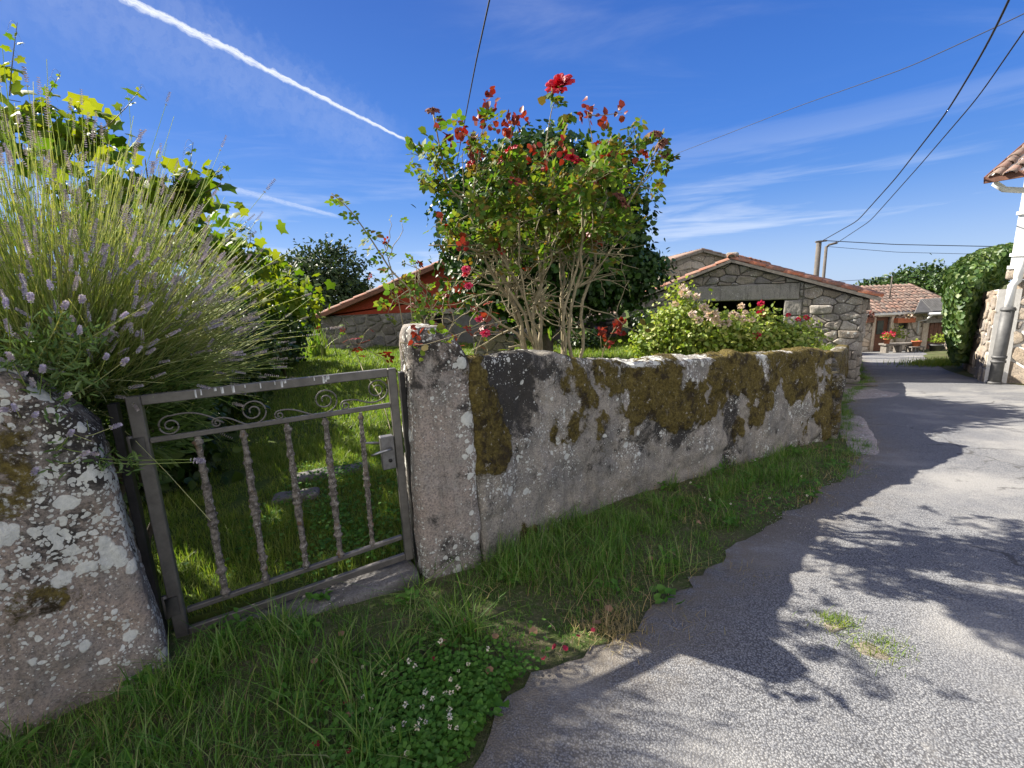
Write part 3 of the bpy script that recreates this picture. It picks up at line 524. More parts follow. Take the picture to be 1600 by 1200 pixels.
gw = thing('garden_wall', (PW[150][0], PW[150][1], float(zr(PW[150][1]))), 'long low granite slab wall covered in brown moss along the lane', 'wall')
TWn = nrm(np.gradient(PW, axis=0)); NWn = np.stack([TWn[:, 1], -TWn[:, 0]], 1)       # towards the lane
for (s0, s1, sd, lb) in ((0.012, .60, 1., 'long grey slab with black streak and moss at its right'), (.606, .90, 5., 'mossy slab with white drips'), (.906, 1.0, 9., 'mossy upright end stone')):
    ii = np.arange(int(s0*299), int(s1*299)+1); P = PW[ii]; zt = ZT[ii]; zb = zr(P[:, 1])-.22; th = .125+.02*fbm(np.c_[P*1.5, P[:, :1]*0+sd])
    r_ = .04; P3 = np.c_[P-NWn[ii]*.13, (zt+zb)/2]; n3 = np.c_[NWn[ii], np.zeros(len(ii))]
    V, fs, stn = sweep(P3, A([0, 0, 1.]), n3, (zt-zb)/2, th, r_, 190, amp=(.065, .032, .010), seed=sd)
    sn = (s0+(s1-s0)*stn/(len(ii)-1)); hn = (V[:, 2]-zr(V[:, 1]))/np.maximum(.2, np.interp(sn, np.arange(300)/299, ZT)-zr(V[:, 1]))
    big = fbm(V*2.1+3, 4)
    moss = .72*win(sn+.03*big, -.1, .075, .022)*sm(hn, .38, .55)+.12*win(sn, -.1, .09, .02)*sm(hn, .1, .3)*(1-sm(hn, .4, .6))
    low = np.interp(sn, [.22, .3, .42, .6, .75, 1.], [.8, .45, .40, .34, .28, .30])
    moss = np.maximum(moss, .90*sm(sn, .17, .36)*sm(hn+.55*big, low-.25, low+.25)); moss = moss*(1-.55*win(sn, .3, .58, .05)*sm(hn, .93, .97)); moss += .22*big*sm(sn, .2, .3)
    moss = np.maximum(moss, .42*sm(sn, .8, .9)); dark = .62*win(sn+.05*big, .025, .135, .035)*sm(hn, .5, .8)+.3*win(sn, .13, .24, .05)*sm(hn, .75, .95)+.6*win(sn, .585, .625, .012)+.35*win(sn, .3, .5, .05)*win(hn, .3, .6, .1)
    lich = .25+.6*sm(hn, .9, .98)*sm(sn, .1, .4)+.25*win(sn, .6, .85, .05)*sm(hn, .3, .6)
    mk_ = sm(moss-.45*(1-sm(hn, .22, .42))*(1-sm(sn, .55, .8))+1.55*fbm(V*A([3., 3., 2.2])+sd, 6)-.30*sm(fbm(V*9.+4, 4), .12, .35), .33, .67); nn0 = vnorm(V, fs[0]); V = V+nn0*(mk_*(.007+.010*np.clip(fbm(V*30., 3)+.4, 0, 1)))[:, None]; moss = .12+.72*mk_
    mb = MB(); mb.add(V, fs); o = mb.build('stone_slab', M['wall'], gw, attrs={'moss': moss, 'dark': dark, 'lichen': lich}); o['label'] = lb
    # moss fuzz stands out of the stone as short tufts
    q = fs[0]; nn = vnorm(V, q); fm = mk_[q].mean(1)+.35*fbm(V[q].mean(1)*9+9, 4); fa = np.linalg.norm(np.cross(V[q[:, 1]]-V[q[:, 0]], V[q[:, 3]]-V[q[:, 0]]), axis=1)
    pr = fa*np.clip((fm-.35)*2.5, 0, 1); pr /= pr.sum(); nt_ = int(34000*(s1-s0)); sel = rng.choice(len(q), nt_, p=pr); w4 = rng.dirichlet((1, 1, 1, 1), nt_)
    c = (V[q[sel]]*w4[..., None]).sum(1); nv = nn[q[sel, 0]]; dd = nrm(nv+.7*rdir(nt_)+A([0, 0, .15])); X_a, Y_a, Z_a = basis(dd, rdir(nt_)); mbm = MB()
    scatter(mbm, A([[-.2, 0, 0], [.2, 0, 0], [0, 1, 0]]), [A([[0, 1, 2]])], c-nv*.002, X_a, Y_a, Z_a, rng.uniform(.006, .017, nt_))
    if 'mossleaf' not in M: M['mossleaf'] = leafmat('moss_tuft', [(.045, .038, .014), (.072, .062, .02), (.15, .115, .032), (.035, .028, .013), (.095, .09, .026)], .2, .9, (1.1, 1., .5), .1)
    mbm.build('moss', M['mossleaf'], o)
# return of the wall behind its end stone, running back to the barn
RP = bend(A([(4.0, 5.50), (5.2, 7.3), (8.2, 10.95)]), 90); zt = np.linspace(.47, .1, 90); zb = zr(RP[:, 1])-.2; tr_ = nrm(np.gradient(RP, axis=0)); n3 = np.c_[tr_[:, 1], -tr_[:, 0], np.zeros(90)]
V, fs, stn = sweep(np.c_[RP, (zt+zb)/2], A([0, 0, 1.]), n3, (zt-zb)/2, .13, .05, 70, amp=(.05, .02, .008), seed=3.); mb = MB(); mb.add(V, fs); mb.build('return_slab', M['wall'], gw, attrs={'moss': .62+.4*fbm(V*2, 3), 'dark': V[:, 0]*0+.25, 'lichen': V[:, 0]*0+.3})
# gate pillar
pu, pv = A([GU[0], GU[1], 0]), A([GN[0], GN[1], 0]); pc = A([-.585, 2.42, 0])+pu*.205-pv*.165
zs = np.linspace(-.2, 1.37, 90); C = np.tile(pc, (90, 1)); C[:, 2] = zs; C[:, :2] += np.c_[.010*(zs-.6), .0*zs]@np.stack([GU, GN])
hu = np.interp(zs, [-.2, .3, 1.0, 1.37], [.195, .190, .178, .168]); V, fs, stn = sweep(C, pu, pv, hu, .165, .055, 150, amp=(.03, .012, .007), seed=2.)
lu = (V-pc)@pu; V[:, 2] += sm(V[:, 2], 1.05, 1.40)*(np.interp(lu, [-.18, -.12, .02, .1, .18], [0, .04, .03, -.06, -.17]))
lv = (V-pc)@pv; hn = V[:, 2]/1.4; ed_ = sm(lu, .07, .17)
mb = MB(); mb.add(V, fs); tag(mb.build('gate_pillar', M['pillar'], origin=tuple(pc), attrs={'moss': .5*ed_*win(hn, .45, .9, .06)-.1, 'dark': .26*sm(hn, .6, .9)+.2*ed_*sm(hn, .4, .8), 'lichen': .25+.9*ed_*win(hn, .3, .75, .1)*(V[:, 0]*0+1)+.35*win(lu, -.3, -.16, .01)}), 'upright pinkish granite pillar with sloping top right of the gate', 'pillar')
# left stone post of two slabs
LE = A([.755, .656, 0]); LNv = A([LE[1], -LE[0], 0]); lc = A([-1.605, 1.785, 0])
lp = thing('stone_gatepost', tuple(lc-LE*.5), 'massive lichen spotted granite post under the lavender left of the gate', 'gatepost')
def leftslab(l0, l1, z1, sd, name):      # lengths measured back from the gate edge
    C = np.stack([lc-LE*(l1+(l0-l1)*t)-LNv*.2 for t in np.linspace(0, 1, 110)]); zt = z1; zb = -.25; C[:, 2] = (zt+zb)/2
    V, fs, stn = sweep(C, A([0, 0, 1.]), LNv, (zt-zb)/2, .19, .06, 190, amp=(.05, .02, .008), seed=sd); return V, fs
V, fs = leftslab(.07, .62, 1.42, 4., ''); l_ = (lc-V)@LE; V[:, 2] -= sm(V[:, 2], .95, 1.42)*np.interp(l_, [0, .08, .2, .34, .7], [.26, .17, .06, 0, -.02]); V -= (LE*1.0)[None]*(np.interp(V[:, 2], [0, .7, 1.15, 1.45], [0, .035, .085, .13])*sm(-l_, -.35, .0))[:, None]
cut = .045*fbm(np.c_[V[:, 2]*3, V[:, 2]*0, V[:, 2]*0], 3); V += LE*(cut*sm(l_, .45, .6))[:, None]
hn = V[:, 2]; big = fbm(V*3, 4); mb = MB(); mb.add(V, fs); o = mb.build('stone_slab', M['post'], lp, attrs={'moss': .62*win(l_, .2, .7, .12)*win(hn, .85, 1.25, .1)+.5*win(l_, .22, .5, .06)*win(hn, .42, .6, .06)+.1*big-.05, 'dark': .40*win(hn, .60, 1.5, .12)-.2*sm(.5-hn, 0, .2), 'lichen': .20+.62*win(hn, .52, 1.02, .08)+.2*sm(hn, 1.0, 1.2)})
V, fs = leftslab(.665, 2.7, 1.35, 8., ''); l_ = (lc-V)@LE; mb = MB(); mb.add(V+LE*(.04*fbm(np.c_[V[:, 2]*3, V[:, 2]*0, V[:, 2]*0], 3)*sm(-l_, -.9, -.68))[:, None], fs); mb.build('stone_slab', M['post'], lp, attrs={'moss': .3*sm(V[:, 2], .7, 1.0), 'dark': .4*sm(V[:, 2], .7, 1.), 'lichen': V[:, 0]*0+.4})
# threshold stone
def onG(u, z, o=0.0): p = GL+GU*u+GN*o; return A([p[0], p[1], z])
C = np.stack([onG(u, -.15+.06*u, .02) for u in np.linspace(-.05, 1.16, 90)]); V, fs, _ = sweep(C, A([0, 0, 1.]), pv, .10, .14, .03, 60, amp=(.02, .012, .006), seed=6.)
mb = MB(); mb.add(V, fs); tag(mb.build('stone_step', M['step'], smooth=True), 'grey worn threshold stone lying under the gate', 'step')
# soil and leaf bits caught behind the bottom rails, flat stones inside the gate
for (px, py, L_, w_, yaw, lb) in ((520, 738, .62, .20, .35, 'long flat grey stone set in grass seen between the right balusters'), (462, 775, .3, .16, .3, 'small flat grey stone set in grass behind the middle baluster')):
    p = at(px, py, 1.0); t = (0.02-H)/(p[2]-H); p = A([0, 0, H])+(p-A([0, 0, H]))*t; uu = A([math.cos(yaw), math.sin(yaw), 0]); vv = A([-uu[1], uu[0], 0])
    C = np.stack([p+uu*s-A([0, 0, .03]) for s in np.linspace(-L_/2, L_/2, 40)]); V, fs, _ = sweep(C, vv, A([0, 0, 1.]), w_/2, .06, .03, 40, amp=(.02, .01, .004)); mb = MB(); mb.add(V, fs); tag(mb.build('flat_stone', M['step']), lb, 'stone')
# ================================================================== GATE
gt = thing('metal_gate', tuple(onG(.57, 0)), 'low rusty iron gate with scrolls and lichen crusted balusters', 'gate')
UP = A([0, 0, 1.]); g3 = A([GU[0], GU[1], 0]); n3_ = A([GN[0], GN[1], 0])
def gbar(name, u0, z0, u1, z1, w, t, mat=M['iron'], o=0.0):
    mb = MB(); d = A([u1-u0, z1-z0]); up = g3*(-d[1])+UP*d[0] if abs(d[0]) > abs(d[1]) else g3
    mb.bar(onG(u0, z0, o), onG(u1, z1, o), up, w, t, .004); return mb.build(name, mat, gt, smooth=False)
gbar('stile', .0, -.03, .0, 1.225, .056, .040); gbar('stile', 1.165, .035, 1.165, 1.228, .046, .040)
gbar('top_rail', .0285, 1.203, 1.1415, 1.206, .046, .038); gbar('mid_rail', .0285, 1.008, 1.1415, 1.017, .026, .024)
gbar('bottom_rail', .0285, .088, 1.1415, .172, .026, .03, o=-.035); gbar('bottom_rail', .0285, -.008, 1.1415, .060, .04, .03)
def lathe(mb, p, q, prof, sides, jit, sd):
    p, q = A(p), A(q); d = q-p; L = np.linalg.norm(d); d /= L; X0 = nrm(np.cross(d, n3_)); Y0 = np.cross(d, X0); K = len(prof); a = np.arange(sides)/sides*2*np.pi
    V = np.stack([p+d*L*t+r*(np.cos(a)[:, None]*X0+np.sin(a)[:, None]*Y0) for t, r in prof]); V = V.reshape(-1, 3); ax = p+d*((V-p)@d)[:, None]; rr = V-ax
    V = ax+rr*(1+jit*fbm(V*60+sd, 3)+jit*.8*fbm(V*25+sd, 2))[:, None]; i = (np.arange(K-1)*sides)[:, None]; j = np.arange(sides)[None]; k = (j+1) % sides
    mb.add(V, [np.stack([i+j, i+k, i+sides+k, i+sides+j], -1).reshape(-1, 4), A([list(range(sides))[::-1]]), A([list(range((K-1)*sides, K*sides))])])
def bal_prof(v):
    t = np.linspace(0, 1, 150); r = .0105+.004*np.sin(np.pi*t)
    for (c, w, h) in ((.03, .012, .008), (.10, .010, .004), (.17, .014, .007), (.225, .008, .005), (.40, .012, .005), (.475, .010, .0085), (.50, .008, .003), (.525, .010, .0085), (.56, .014, .004), (.70, .010, .004), (.80, .012, .006), (.86, .008, .003), (.965, .014, .008)):
        r = r+h*np.exp(-((t-c)/w)**2)
    return list(zip(t, r*v))
for k, (ut, ub) in enumerate(((.211, .205), (.403, .394), (.602, .597), (.79, .78), (.974, .962))):
    zb = .088+.084*(ub-.0285)/1.113+.012; mb = MB(); lathe(mb, onG(ub, zb, -.018), onG(ut, .996, 0), bal_prof(1.16 if k < 4 else .95), 14, .42 if k < 4 else .16, k*3.1); mb.build('baluster', M['baluster'], gt)
def gpl(px, py):                         # photo pixel on the gate's plane
    r = ray(px, py); N2 = A([-GU[1], GU[0]]); t = (GL@N2)/(r[:2]@N2); p = A([0, 0, H])+r*t; return (p[:2]-GL)@GU, p[2]
def zp(x, y): return gpl(180+x/2.608, 540+y/2.608)
def spiral(c, r0, a0, turns, n=60):      # from the outer end inwards
    a = np.radians(a0)+np.linspace(0, turns*2*np.pi, n); r = r0*(1-.80*np.linspace(0, 1, n)); return np.stack([c[0]+r*np.cos(a), c[1]+r*np.sin(a)], 1)
def scroll(c1, r1, s1, c2, r2, s2):      # big spiral, tapering tail, small spiral at the other end
    c1, c2 = A(c1), A(c2); sp1 = spiral(c1, r1, -60, s1*1.75); sp2 = spiral(c2, r2, 100, s2*1.5, 40)
    a, b = sp1[0], sp2[0]; t = np.linspace(0, 1, 24)[1:-1]; da = A([-math.sin(math.radians(-60)), math.cos(math.radians(-60))])*(-s1)*np.linalg.norm(b-a)*.5; db = A([-math.sin(math.radians(100)), math.cos(math.radians(100))])*(-s2)*np.linalg.norm(b-a)*.45
    h = np.stack([(1-t)**3*a[k]+3*(1-t)**2*t*(a+da)[k]+3*(1-t)*t*t*(b+db)[k]+t**3*b[k] for k in (0, 1)], 1)
    p = np.concatenate([sp1[::-1], h, sp2]); mb = MB(); mb.tube(np.stack([onG(x, z, .004) for x, z in p]), .0046, 6); mb.build('scroll', M['iron'], gt)
scroll((1.075, 1.118), .062, 1, (.90, 1.05), .026, 1); scroll((.80, 1.095), .064, 1, (.575, 1.045), .024, 1); scroll((.46, 1.085), .062, 1, (.30, 1.05), .022, 1)
sp = spiral((.115, 1.065), .05, 80, 1.7); t = np.linspace(0, 1, 14)[:, None]; tail = A([.33, 1.045])*(1-t)+sp[0]*t+np.c_[t*0, .03*np.sin(np.pi*t)]; mb = MB(); mb.tube(np.stack([onG(x, z, .004) for x, z in np.concatenate([tail[:-1], sp])]), .0046, 6); mb.build('scroll', M['iron'], gt)
mb = MB(); mb.box(onG(1.098, .745, .012), g3*.038, UP*.098, n3_*.026, .004); lk = mb.build('lock_box', M['lock'], gt, smooth=False)
mb = MB(); mb.tube([onG(1.112, .775, .036), onG(1.112, .775, .062)], .008, 10); mb.tube([onG(1.118, .776, .062), onG(1.08, .772, .068), onG(1.03, .764, .066), onG(1.0, .757, .062)], [.009, .0075, .008, .006], 8); mb.build('handle', M['bright'], lk)
mb = MB(); mb.tube([onG(1.112, .775, -.014), onG(1.112, .775, -.06)], .008, 10); mb.tube([onG(1.118, .775, -.06), onG(1.03, .79, -.065), onG(.98, .80, -.06)], [.009, .008, .006], 8); mb.build('handle', M['bright'], lk)
mb = MB(); mb.tube([onG(1.105, .700, .037), onG(1.105, .700, .043)], .011, 14); mb.build('keyhole_boss', M['jamb'], lk)
for z in (.985, .16): mb = MB(); mb.tube([onG(-.040, z-.06, .012), onG(-.040, z, .012), onG(-.040, z+.06, .012)], .013, 12); mb.box(onG(-.012, z, .0255), g3*.026, UP*.05, n3_*.004, .001); mb.build('hinge', M['iron'], gt)
rg = random.Random(5); mb = MB()         # bird droppings on the top rail
for k in range(16):
    mb = MB(); u = .22+.62*rg.random()**1.0; w = .002+.004*rg.random(); hgt = .006+.014*rg.random(); z = 1.226-hgt; mb.box(onG(u, z, .0195), g3*w, UP*hgt, n3_*.0012, .0008); mb.build('bird_dropping', M['white'], gt)
for (u, w, z0, z1, lb) in ((-.079, .034, -.05, 1.2, 'black steel jamb bar between the left granite post and the gate'), (1.222, .03, 0, 1.2, 'black steel jamb bar between the gate and the pinkish pillar')):
    mb = MB(); mb.bar(onG(u, z0, -.012), onG(u, z1, -.012), g3, w, .05, .003); tag(mb.build('metal_jamb', M['jamb'], smooth=False), lb, 'jamb')
# ================================================================== BUILDING HELPERS
def clip(poly, n, d):                    # keep the side where n.p <= d
    out = []
    for i in range(len(poly)):
        p, q = poly[i], poly[(i+1) % len(poly)]; a, b = p[0]*n[0]+p[1]*n[1]-d, q[0]*n[0]+q[1]*n[1]-d
        if a <= 0: out.append(p)
        if (a < 0) != (b < 0) and abs(a-b) > 1e-12: t = a/(a-b); out.append((p[0]+(q[0]-p[0])*t, p[1]+(q[1]-p[1])*t))
    return out
def cut_holes(poly, holes):              # convex pieces of poly around rectangles (u0, u1, w0, w1)
    ps = [poly]
    for (a, b, c, d) in holes:
        nx_ = []
        for p in ps:
            for q in (clip(p, (1, 0), a), clip(p, (-1, 0), -b)):
                if len(q) > 2: nx_.append(q)
            m_ = clip(clip(p, (-1, 0), -a), (1, 0), b)
            if len(m_) > 2:
                for q in (clip(m_, (0, 1), c), clip(m_, (0, -1), -d)):
                    if len(q) > 2: nx_.append(q)
        ps = nx_
    return ps
def prism(mb, O, U, Wd, N, poly, t0, t1):  # polygon in (u, w) extruded along N from t0 to t1
    O, U, Wd, N = map(lambda q: np.asarray(q, float), (O, U, Wd, N)); n = len(poly)
    P = [O+U*u+Wd*w+N*t1 for u, w in poly]+[O+U*u+Wd*w+N*t0 for u, w in poly]
    mb.add(P, [A([list(range(n))]), A([list(range(n, 2*n))[::-1]]), A([[(i+1) % n, i, n+i, n+(i+1) % n] for i in range(n)])])
def rubble(mb, O, U, Wd, N, poly, size, aspect=1.6, depth=.05, gap=.012, holes=(), seed=0, rnd=.42, base=0.0, rows=True):
    O, U, Wd, N = map(lambda q: np.asarray(q, float), (O, U, Wd, N)); r = np.random.default_rng(seed)
    us = [p[0] for p in poly]; ws = [p[1] for p in poly]; sw = size/math.sqrt(aspect); su = sw*aspect; pts = []; w = min(ws)-sw; k = 0
    while w < max(ws)+sw:
        u = min(us)-su*(1.+(.5 if k % 2 else 0)*1.); h = sw*r.uniform(.75, 1.3)
        while u < max(us)+su: pts.append((u+r.uniform(-rnd, rnd)*su, (w+r.uniform(-rnd, rnd)*h*.8))); u += su*r.uniform(.5, 1.6)
        w += h; k += 1
    pts = A(pts); sc = A([1/su, 1/sw]); Q = pts*sc
    for i in range(len(pts)):
        c = pts[i]
        if not (min(us)-su < c[0] < max(us)+su): continue
        cell = [(c[0]-2*su, c[1]-2*sw), (c[0]+2*su, c[1]-2*sw), (c[0]+2*su, c[1]+2*sw), (c[0]-2*su, c[1]+2*sw)]
        for j in np.argsort(((Q-Q[i])**2).sum(1))[1:17]:
            dq = Q[j]-Q[i]; mid = (Q[j]+Q[i])/2; cell = clip(cell, (dq[0]*sc[0], dq[1]*sc[1]), dq@mid)
            if len(cell) < 3: break
        for a in range(len(poly)):
            if len(cell) < 3: break
            p, q = poly[a], poly[(a+1) % len(poly)]; nn = (q[1]-p[1], p[0]-q[0]); cell = clip(cell, nn, nn[0]*p[0]+nn[1]*p[1])
        if len(cell) < 3: continue
        for piece in (cut_holes(cell, [h for h in holes]) if holes else [cell]):
            P = A(piece); P = P[np.r_[True, np.linalg.norm(np.diff(P, axis=0), axis=1) > 1e-4]]
            if len(P) < 3: continue
            ar = .5*abs(np.dot(P[:, 0], np.roll(P[:, 1], 1))-np.dot(P[:, 1], np.roll(P[:, 0], 1))); cc = P.mean(0)
            if ar < .12*su*sw: continue
            P = np.stack([.86*P+.14*np.roll(P, -1, 0), .14*P+.86*np.roll(P, -1, 0)], 1).reshape(-1, 2); P = np.stack([P, .5*P+.5*np.roll(P, -1, 0)], 1).reshape(-1, 2)   # blunt the corners
            P = P+.10*sw*np.stack([fbm(np.c_[P*7+3, P[:, :1]*0], 2), fbm(np.c_[P*7+31, P[:, :1]*0], 2)], 1)
            d = P-cc; L = np.linalg.norm(d, axis=1, keepdims=True); P0 = cc+d*np.maximum(.3, 1-gap/np.maximum(L, 1e-3)); n = len(P); dep = depth*r.uniform(.6, 1.3); tilt = r.normal(0, .12, 2); V = []
            for f, t in ((1., base-.02), (1., base+.55*dep), (.955, base+.9*dep), (.84, base+1.02*dep), (.42, base+1.05*dep)):
                p = cc+(P0-cc)*f; V.append(O+p[:, :1]*U+p[:, 1:]*Wd+(t+((p-cc)@tilt)*.8*(t > base))[:, None]*N)
            V.append((O+cc[0]*U+cc[1]*Wd+N*(base+1.12*dep))[None]); V = np.concatenate(V); V = V+N*(fbm(V*8., 4)*depth*.75)[:, None]*(np.arange(len(V)) >= n)[:, None]
            q = A([[k*n+a, k*n+(a+1) % n, (k+1)*n+(a+1) % n, (k+1)*n+a] for k in range(4) for a in range(n)]); mb.add(V, [q, A([[4*n+a, 4*n+(a+1) % n, 5*n] for a in range(n)])])
def wallface(name, O, U, Wd, N, poly, par, holes=(), mat='rubble', mort='mortar', size=.35, aspect=1.6, depth=.05, gap=.012, thick=.35, seed=0, **k):
    mb = MB()
    for p in cut_holes(poly, holes): prism(mb, O, U, Wd, N, p, -thick, 0)
    o = mb.build(name, M[mort], par, smooth=False); mb = MB(); rubble(mb, O, U, Wd, N, poly, size, aspect, depth, gap, holes, seed, **k); mb.build('stonework', M[mat], o); return o
def tile_roof(mb, O, U, V_, N, lu, lv, tw=.24, tl=.42, seed=0, rise=.075, jit=1.):
    O, U, V_, N = map(lambda q: np.asarray(q, float), (O, U, V_, N)); r = np.random.default_rng(seed); nu = max(1, int(round(lu/tw))); nv = max(1, int(round(lv/tl))); du = lu/nu; dv = lv/nv
    a = np.linspace(0, np.pi, 7); sec = np.stack([-np.cos(a)*.5, np.sin(a)], 1); Vs = []; Fs = []; b = 0
    for i in range(nu):
        for j in range(nv):
            c = O+U*(du*(i+.5)+r.normal(0, .008)*jit)+V_*(dv*j+r.normal(0, .015)*jit); yaw = r.normal(0, .035)*jit; lift = r.uniform(0, .012)*jit; w0, w1 = .86, .70; P = []
            for (t, w, h) in ((0, w0, .028), (dv*1.16, w1, .0)):
                s = sec*A([du*w, rise]); P.append(c+(s[:, :1]+yaw*(t-dv/2))*U+V_*t+N*(s[:, 1:]+h+lift))
            s = sec*A([du*w0*.8, rise*.72]); P.append(c+(s[:, :1]-yaw*dv/2)*U+N*(s[:, 1:]+.028+lift))
            Vs.append(np.concatenate(P)); Fs += [[b+k, b+k+1, b+7+k+1, b+7+k] for k in range(6)]+[[b+14+k, b+14+k+1, b+k+1, b+k] for k in range(6)]; b += 21
    mb.add(np.concatenate(Vs), A(Fs))
EX, EY, EZ = A([1., 0, 0]), A([0, 1., 0]), A([0, 0, 1.])
def slope(mb, mbt, P, Q, back, th=.09, tw=.24, tl=.42, seed=0, over=.0):   # roof slope from eave point P up to ridge point Q, running along 'back'
    P, Q, back = A(P, float), A(Q, float), A(back, float); U = nrm(back); V_ = nrm(Q-P); N = np.cross(U, V_); N = N if N[2] > 0 else -N; lu = np.linalg.norm(back); lv = np.linalg.norm(Q-P)
    prism(mb, P, U, V_, N, [(0, 0), (lu, 0), (lu, lv), (0, lv)], -th, 0); tile_roof(mbt, P, U, V_, N, lu, lv, tw, tl, seed)
# ================================================================== STONE BARN
BU, BD, BN = A([.8, -.6, 0]), A([.6, .8, 0]), A([-.6, -.8, 0]); BC = A([8.53, 10.9, 0]); BL = 5.84; BO = BC-BU*BL
def bz(px, py):                          # photo pixel on the barn's front: (distance from its left corner, height)
    r_ = ray(px, py); k = (BC@BN)/(r_@BN); p = A([0, 0, H])+r_*k; return (p-BO)@BU, p[2]
zb0 = -1.15; xl, xr = 0., BL; xa, za = BL/2, bz(1148, 402)[1]-.06; zel, zer = bz(990, 470)[1]-.06, bz(1340, 460)[1]-.04
barn = thing('stone_barn', tuple(BO+BU*BL/2+BD*3+EZ*-.5), 'low granite barn with tiled gable, dark wide opening and heavy lintel', 'barn')
pl_ = [(xl, zb0), (xr, zb0), (xr, zer-.05), (xa, za-.08), (xl, zel-.05)]
h0, h1 = bz(1098, 470)[0], bz(1226, 470)[0]; lz0, lz1 = bz(1160, 470)[1], bz(1160, 445)[1]; lx0, lx1 = bz(1080, 455)[0], bz(1250, 455)[0]
hole = (h0, h1, .05, lz0); lint = (lx0, lx1, lz0, lz1); jam = (h1, h1+.40, -.3, lz0); jam2 = (h0-.34, h0, -.3, lz0)
mb = MB()
for p in cut_holes(pl_, [hole]): prism(mb, BO, BU, EZ, BN, p, -.4, 0)
bw = mb.build('front_wall', M['mortar'], barn, smooth=False); mb = MB(); rubble(mb, BO, BU, EZ, BN, pl_, .27, 1.75, .065, .008, [lint, jam, jam2, hole], 4); mb.build('stonework', M['rubble'], bw)
def ashlar(name, a, b, c, d, par, out=.05, seed=0, mat='ashlar'):
    C = np.stack([BO+BU*x-BN*(.14-out)+EZ*(c+d)/2 for x in np.linspace(a+.03, b-.03, 70)]); V, fs, _ = sweep(C, EZ, BN, (d-c)/2, .14, .025, 60, amp=(.02, .012, .006), seed=seed); mb = MB(); mb.add(V, fs); return mb.build(name, M[mat], par)
ashlar('lintel', lx0, lx1, lz0+.006, lz1, barn, .06, 1.)
zz_ = [-.3, .05, .42, .8, lz0-.004]
for k in range(4):
    ashlar('jamb_stone', h1, h1+.40, zz_[k], zz_[k+1]-.012, barn, .055, 2.+k); ashlar('jamb_stone', h0-.34, h0, zz_[k], zz_[k+1]-.012, barn, .055, 8.+k)
BDp = 6.0
for u in (.2, BL-.2): mb = MB(); mb.box(BO+BU*u+BD*(.4+BDp/2)+EZ*.1, BU*.2, BD*(BDp/2-.02), EZ*1.15); mb.build('side_wall', M['mortar'], barn, smooth=False)
mb = MB(); prism(mb, BO+BD*(BDp+.42), BU, EZ, BN, [(0, -1.5), (BL, -1.5), (BL, zer-.1), (xa, za-.12), (0, zel-.1)], -.3, 0); mb.build('back_wall', M['mortar'], barn, smooth=False)
mb = MB(); rubble(mb, BC, BD, EZ, BU, [(0, zb0), (BDp+.4, zb0-.5), (BDp+.4, zer-.05), (0, zer-.05)], .40, 1.5, .08, .02, (), 9); mb.build('side_stonework', M['rubble'], barn)
mb = MB(); rubble(mb, BO, -BD, EZ, -BU, [(-BDp-.4, -.2), (0, -.2), (0, zel-.05), (-BDp-.4, zel-.05)], .40, 1.5, .08, .02, (), 10); mb.build('side_stonework', M['rubble'], barn)
mb = MB(); mbt = MB(); oh = .2; bp_ = lambda u, z: BO+BU*u+BN*oh+EZ*z
slope(mb, mbt, bp_(xl-.24, zel-.02), bp_(xa, za), BD*(BDp+1), .07, .25, .43, 1); slope(mb, mbt, bp_(xr+.34, zer-.06), bp_(xa, za), BD*(BDp+1), .07, .25, .43, 2)
rf = mb.build('roof', M['greywood'], barn, smooth=False); mbt.build('tiling', M['tile'], rf)
mbt = MB(); tile_roof(mbt, bp_(xa, za+.03)-BU*.13, BU, BD, EZ, .26, BDp+1, .26, .45, 5, .1); mbt.build('ridge_tiling', M['tile'], rf)
C = np.stack([bp_(xa+x, za+.13)+BD*.12 for x in np.linspace(-.1, .1, 12)]); V, fs, _ = sweep(C, EZ, BN, .06, .09, .05, 30, amp=(.03, .01, .004)); mb = MB(); mb.add(V, fs); mb.build('ridge_stone', M['ashlar'], barn)
# ------------------------------------------------------------------ lean-to on the barn's left
aA, aB, aC, aD = at(984, 488, 13.6), at(876, 503, 13.6), at(890, 484, 17.), at(990, 472, 17.)
lt = thing('lean_to', tuple(A([(aA[0]+aB[0])/2, 15, 0])), 'open lean-to with clay tile roof and dark interior left of the barn', 'shed')
U_r = nrm(aA-aB); V_r = aC-aB; V_r = nrm(V_r-U_r*V_r.dot(U_r)); N_r = np.cross(U_r, V_r); mb = MB(); lu = np.linalg.norm(aA-aB)-.12; prism(mb, aB, U_r, V_r, N_r, [(0, 0), (lu, 0), (lu, 4), (0, 4)], -.12, 0); rfo = mb.build('roof', M['greywood'], lt, smooth=False)
mbt = MB(); tile_roof(mbt, aB, U_r, V_r, N_r, lu, 4., .16, .30, 3, .05); mbt.build('tiling', M['tile_grey'], rfo)
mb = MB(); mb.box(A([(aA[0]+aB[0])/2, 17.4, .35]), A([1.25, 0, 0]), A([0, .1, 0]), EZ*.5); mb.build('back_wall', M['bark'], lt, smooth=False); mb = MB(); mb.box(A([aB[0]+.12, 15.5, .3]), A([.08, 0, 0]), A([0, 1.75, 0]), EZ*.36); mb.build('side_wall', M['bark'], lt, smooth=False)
mb = MB(); mb.bar((aB[0]+.15, 13.68, 0), (aB[0]+.15, 13.68, aB[2]-.12), EX, .12, .12, .01); mb.build('corner_post', M['greywood'], lt)
